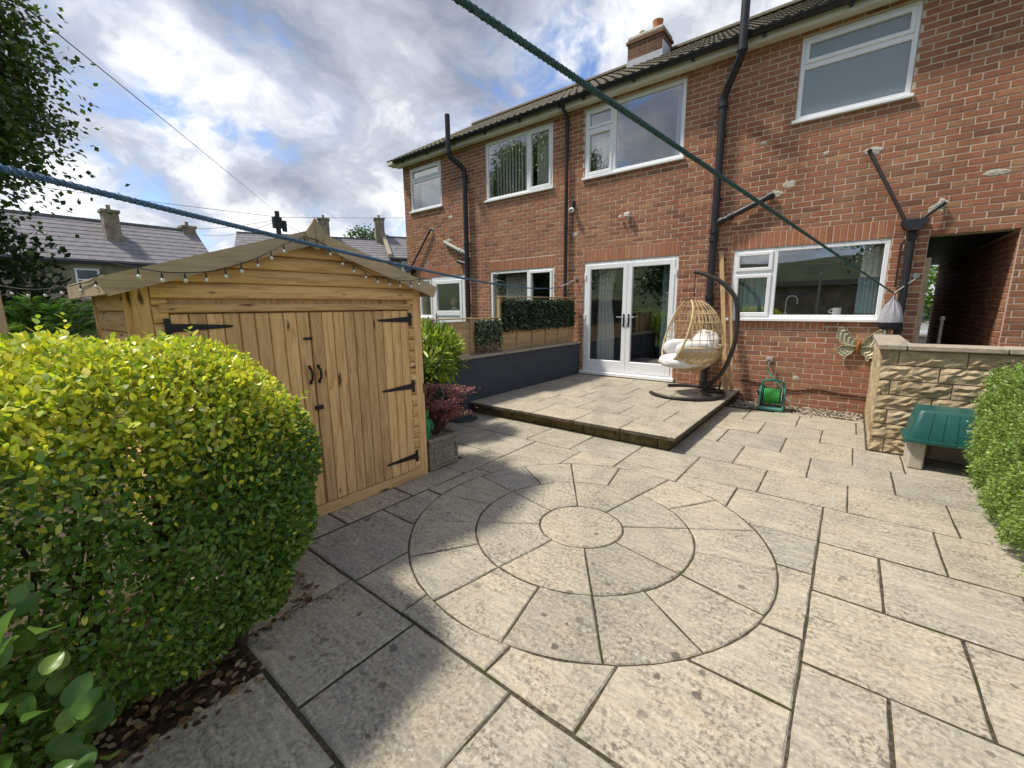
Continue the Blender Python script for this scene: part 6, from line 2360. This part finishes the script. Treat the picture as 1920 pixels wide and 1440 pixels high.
# ------------------------------------------------------------------ far stone cottages
def far_house(name, label, O, ax, L, depth, eave, ridge, chims, wins, gutter=True, verge=False, zb=-.2):
    """O: front-left corner on plan, ax: unit direction along the front (left to right as seen), depth behind the front"""
    t = thing(name, (O[0], O[1], 0), label, 'house')
    ax = Vector((ax[0], ax[1], 0)).normalized()
    bk_ = Vector((-ax.y, ax.x, 0))             # away from the viewer
    P = lambda s, d, z: (O[0] + ax.x * s + bk_.x * d, O[1] + ax.y * s + bk_.y * d, z)

    def bx_(m, s0, s1, d0, d1, z0, z1):
        m.add([P(s0, d0, z0), P(s1, d0, z0), P(s1, d1, z0), P(s0, d1, z0), P(s0, d0, z1), P(s1, d0, z1), P(s1, d1, z1), P(s0, d1, z1)],
              [(0, 3, 2, 1), (4, 5, 6, 7), (0, 1, 5, 4), (1, 2, 6, 5), (2, 3, 7, 6), (3, 0, 4, 7)])
        return m
    m = MB()
    bx_(m, 0, L, 0, depth, zb, eave)
    h_ = depth / 2
    m.add([P(0, 0, eave), P(0, depth, eave), P(0, h_, ridge - .08), P(L, 0, eave), P(L, depth, eave), P(L, h_, ridge - .08)], [(0, 1, 2), (3, 5, 4)])
    m.build('wall', 'far_stone', t)
    for sgn in (0, 1):
        m = MB()
        d0, d1 = (-.25, h_) if not sgn else (depth + .25, h_)
        sl = (ridge - eave) / h_
        z0 = eave - .25 * sl
        m.add([P(-.1, d0, z0 + .06), P(L + .1, d0, z0 + .06), P(L + .1, d1, ridge + .02), P(-.1, d1, ridge + .02), P(-.1, d0, z0), P(L + .1, d0, z0), P(L + .1, d1, ridge - .05), P(-.1, d1, ridge - .05)],
              [(0, 1, 2, 3), (7, 6, 5, 4), (0, 4, 5, 1), (1, 5, 6, 2), (2, 6, 7, 3), (3, 7, 4, 0)])
        rf = m.build('roof', 'slate', t)
        if not sgn:
            # slate courses on the visible slope
            nc = int(math.hypot(h_, ridge - eave) / .42)
            m = MB()
            for k_ in range(nc):
                u0, u1 = k_ / nc, (k_ + 1) / nc
                da, db = d0 + (d1 - d0) * u0, d0 + (d1 - d0) * u1
                za, zb2 = z0 + (ridge - z0) * u0, z0 + (ridge - z0) * u1
                m.add([P(-.1, da, za + .105), P(L + .1, da, za + .105), P(L + .1, db, zb2 + .075), P(-.1, db, zb2 + .075), P(-.1, da, za + .07), P(L + .1, da, za + .07)], [(0, 1, 2, 3), (4, 5, 1, 0)])
            m.build('slate_course', 'slate', rf, kind='stuff')
    bx_(MB(), -.1, L + .1, h_ - .12, h_ + .12, ridge + .03, ridge + .16).build('ridge', 'ridge_grey', t)
    if gutter:
        bx_(MB(), -.1, L + .1, -.40, -.26, eave - .16 - .25 * (ridge - eave) / h_, eave - .02 - .25 * (ridge - eave) / h_).build('gutter', 'gutter_black', t)
    if verge:
        for s0 in (-.25,):
            m = MB()
            m.add([P(s0, -.3, eave - .1), P(s0 + .35, -.3, eave - .1), P(s0 + .35, h_, ridge + .1), P(s0, h_, ridge + .1), P(s0, -.3, eave + .22), P(s0 + .35, -.3, eave + .22), P(s0 + .35, h_, ridge + .38), P(s0, h_, ridge + .38)],
                  [(0, 3, 2, 1), (4, 5, 6, 7), (0, 1, 5, 4), (1, 2, 6, 5), (2, 3, 7, 6), (3, 0, 4, 7)])
            m.build('verge_coping', 'coping', t)
    for (s, d, w_, dd, z0, z1) in chims:
        c = bx_(MB(), s, s + w_, d, d + dd, z0, z1).build('chimney', 'far_stone', t)
        bx_(MB(), s - .08, s + w_ + .08, d - .08, d + dd + .08, z1 + .001, z1 + .16).build('cap', 'far_stone', c)
        cpt = P(s + w_ * .5, d + dd * .5, z1 + .16)
        MB().lathe([(.12, 0), (.10, .3), (.13, .32)], cpt, 10).build('chimney_pot', 'far_stone', c)
    for (s0, s1, z0, z1) in wins:
        wn = MB()
        for (a, b, c_, d_) in ((s0, s1, z1 - .1, z1), (s0, s1, z0, z0 + .1), (s0, s0 + .1, z0 + .1, z1 - .1), (s1 - .1, s1, z0 + .1, z1 - .1), (s0 + .1, s1 - .1, z0 + (z1 - z0) * .6, z0 + (z1 - z0) * .6 + .08)):
            bx_(wn, a, b, -.05, .02, c_, d_)
        w_ = wn.build('window', 'upvc', t)
        bx_(MB(), s0 + .09, s1 - .09, -.02, -.012, z0 + .09, z1 - .09).build('pane', 'pane_far', w_)
        bx_(MB(), s0 - .1, s1 + .1, -.12, -.001, z0 - .14, z0 - .02).build('sill', 'coping', w_)
        bx_(MB(), s0 - .15, s1 + .15, -.04, -.001, z1 + .01, z1 + .26).build('lintel', 'coping', w_)
    return t


m_, t_ = newmat('pane_far')
finish(t_, (0.10, 0.13, 0.15), 0.06, None, spec=0.9)
far_house('stone_cottage', 'grey stone cottage with slate roof behind the left tree', (-35.2, -7.0), (0, 1), 18.0, 7.0, 4.55, 7.15,
          [(12.85, 1.6, .75, .9, 5.2, 7.55), (17.25, 3.0, .75, 1.0, 6.0, 7.35)], [(10.95, 12.0, 2.25, 3.95), (5.5, 6.6, 2.25, 3.95)])
dx, dy = .454, .891
far_house('stone_cottage', 'long slate roofed stone cottage with one chimney, beyond the shed finial', (-40.6, 14.2), (dx, dy), 12.4, 6.4, 6.0, 8.15,
          [(6.6, 2.8, .95, .8, 7.2, 9.75)], [])
far_house('stone_cottage', 'stone cottage with pale verge coping and tall chimney beside the brick house', (-40.6 + dx * 12.6, 14.2 + dy * 12.6), (dx, dy), 9.0, 6.4, 6.3, 8.5,
          [(-.85, 2.7, .85, .8, 7.0, 10.1)], [(2.0, 2.9, 4.2, 5.6), (1.0, 1.7, 5.0, 5.9)], verge=True)

# telegraph pole and its wires
pol = thing('telegraph_pole', (-25.6, 11.3, 0), 'dark telegraph pole with a junction box behind the shed', 'pole')
MB().tube([(-25.6, 11.3, -.1), (-25.6, 11.3, 6.85)], [.16, .12], 12).build('shaft', 'far_pole', pol, smooth=True)
MB().cbox(-25.78, -25.48, 11.05, 11.50, 5.95, 6.55, .03).build('junction_box', 'black_iron', pol)
MB().cbox(-25.62, -25.50, 11.5, 11.75, 5.8, 6.4, .03).build('step_bracket', 'black_iron', pol)


def wire(label, a, b, sag, r_):
    A_, B_ = Vector(a), Vector(b)
    pts = []
    for k_ in range(25):
        t = k_ / 24
        p = A_.lerp(B_, t)
        p.z -= 4 * sag * t * (1 - t)
        pts.append(p)
    MB().tube(pts, r_, 5).build('overhead_wire', 'dark_wire', smooth=True, label=label, cat='wire')


TP = (-25.6, 11.25, 6.8)
wire('overhead wire slanting from the telegraph pole to the top left', TP, (-4.35, -.1, 3.84), -.02, .0055)
wire('overhead wire running level from the pole towards the left tree', (-25.6, 11.2, 6.55), (-34, -6, 7.9), .1, .012)
wire('overhead wire running level from the pole behind the brick house', (-25.6, 11.4, 6.55), (-30, 40, 11.5), .1, .012)
wire('lower drop wire falling left of the pole to the cottage roof', (-25.6, 11.2, 6.4), (-36.5, 8.5, 6.9), .25, .012)
wire('lowest drop wire left of the pole to the cottage gable', (-25.6, 11.2, 6.3), (-38.2, 11.4, 6.95), .3, .012)
wire('drop wire falling right of the pole behind the shed finial', (-25.6, 11.4, 6.45), (-37.0, 20.5, 7.4), .3, .012)

# ------------------------------------------------------------------ beyond the passage: planting and a parked car
shrub('front_garden_shrub', 'leafy shrub in daylight at the far end of the passage', 'shrub', (1.55, 16.6, 0), (1.62, 16.6, 1.3), (.9, .7, 1.3), 3200, .11, .04,
      [(.10, .20, .03), (.17, .30, .05), (.06, .12, .02)], seed=14, hi=False, zcut=.1)
car = thing('parked_car', (1.75, 14.95, 0), 'silver car partly seen at the far end of the dark passage', 'car')
prof = [(-.80, .28), (-.82, .45), (-.78, .62), (-.72, .72), (.10, .90), (.35, .98), (.85, 1.36), (1.1, 1.42), (2.2, 1.40), (2.7, 1.05), (2.95, 1.0), (3.0, .6), (2.95, .3)]
wd_ = lambda z: .84 if z < .9 else .84 - (z - .9) * .45
m = MB()
cxm_, cy0 = 2.10, 15.75
vs = []
for (l, z) in prof:
    for u_ in (-1, -.92, 0, .92, 1):
        bulge = .12 * (1 - u_ * u_)
        vs.append((cxm_ + wd_(z) * u_, cy0 + l - (bulge if l < .2 and z < .8 else 0), z + (.03 * (1 - u_ * u_) if z > .6 else 0) - (.04 if abs(u_) == 1 else 0)))
n_ = len(prof)
fs = [(i * 5 + j, i * 5 + j + 1, ((i + 1) % n_) * 5 + j + 1, ((i + 1) % n_) * 5 + j) for i in range(n_) for j in range(4)]
fs += [tuple(i * 5 for i in range(n_)), tuple(i * 5 + 4 for i in reversed(range(n_)))]
m.add(vs, fs).build('body', 'car_silver', car, smooth=True)
for s in (-1, 1):
    MB().ellipsoid((cxm_ + s * .64, cy0 - .78, .66), (.16, .07, .075), 14, 8).build('headlight', 'lamp_lens', car, smooth=True)
    MB().ellipsoid((cxm_ + s * .93, cy0 + .45, .98), (.10, .06, .07), 10, 6).build('wing_mirror', 'car_silver', car, smooth=True)
    for l in (0.0, 2.35):
        wl_ = MB().lathe([(.20, -.09), (.29, -.10), (.31, -.06), (.31, .06), (.29, .10), (.20, .09)], (cxm_ + s * .74, cy0 + l, .31), 22, 'x').build('wheel', 'tyre', car, smooth=True)
        MB().lathe([(.0, -.095), (.19, -.092), (.20, .0), (.19, .092), (.0, .095)], (cxm_ + s * .74, cy0 + l, .31), 14, 'x').build('rim', 'steel', wl_, smooth=True)
MB().add([(cxm_ - .66, cy0 + .36, 1.02), (cxm_ + .66, cy0 + .36, 1.02), (cxm_ + .58, cy0 + .84, 1.375), (cxm_ - .58, cy0 + .84, 1.375)], [(0, 1, 2, 3)]).build('windscreen', 'pane_far', car)
MB().cbox(cxm_ - .35, cxm_ + .35, cy0 - .955, cy0 - .90, .42, .58, .01).build('grille', 'black_iron', car)
pl2 = thing('slim_post', (.93, 7.9, 0), 'slim grey post standing inside the dark passage', 'post')
MB().tube([(.93, 7.9, 0), (.93, 7.9, 1.28)], .018, 10).build('shaft', 'grey_pipe', pl2, smooth=True)
MB().lathe([(.026, 0), (.03, .02), (.02, .05)], (.93, 7.9, 1.27), 12).build('cap', 'grey_pipe', pl2, smooth=True)

# ------------------------------------------------------------------ behind the camera: what the windows mirror
gar = thing('garage', (1.0, -11, 0), 'low flat roofed garage behind the garden, mirrored in the kitchen window', 'garage')
MB().box(-3.5, 5.5, -14.0, -10.6, -.05, 2.35).build('wall', 'far_stone', gar)
MB().cbox(-3.7, 5.7, -14.2, -10.35, 2.351, 2.62, .01).build('roof', 'felt_grey', gar)
MB().cbox(.2, 2.6, -10.598, -10.55, .0, 2.05, .01).build('door', 'coping', gar)
tree('broadleaf_tree', 'round garden tree behind the garage, mirrored in the windows', (3.4, -16, -.05), 2.6, (3.4, -16, 5.4), (3.6, 3.0, 3.0), 110, 90, .6, .22, [(.045, .085, .02), (.07, .12, .03), (.03, .06, .015)], None, 31, .3, 'garden trees behind the camera')
tree('broadleaf_tree', 'tall garden tree left of the garage, mirrored in the French doors', (-9.5, -15, -.05), 2.8, (-9.5, -15, 5.2), (2.6, 2.6, 3.6), 90, 90, .6, .22, [(.045, .085, .02), (.07, .12, .03), (.03, .06, .015)], None, 32, .3, 'garden trees behind the camera')
m = MB()
vs = []
HN = 60
for k_ in range(HN + 1):
    a = R(100 + 170 * k_ / HN)          # compass from +Y clockwise: behind the camera
    hh = 38 + 16 * math.sin(k_ * .23) + 8 * math.sin(k_ * .71 + 1)
    for (rr, z) in ((330, -2), (420, hh * .62), (520, hh)):
        vs.append((math.sin(a) * rr, math.cos(a) * rr, z))
m.add(vs, [(k_ * 3 + j, k_ * 3 + j + 1, k_ * 3 + j + 4, k_ * 3 + j + 3) for k_ in range(HN) for j in range(2)])
m.build('hill', 'hill_green', kind='structure', smooth=True)
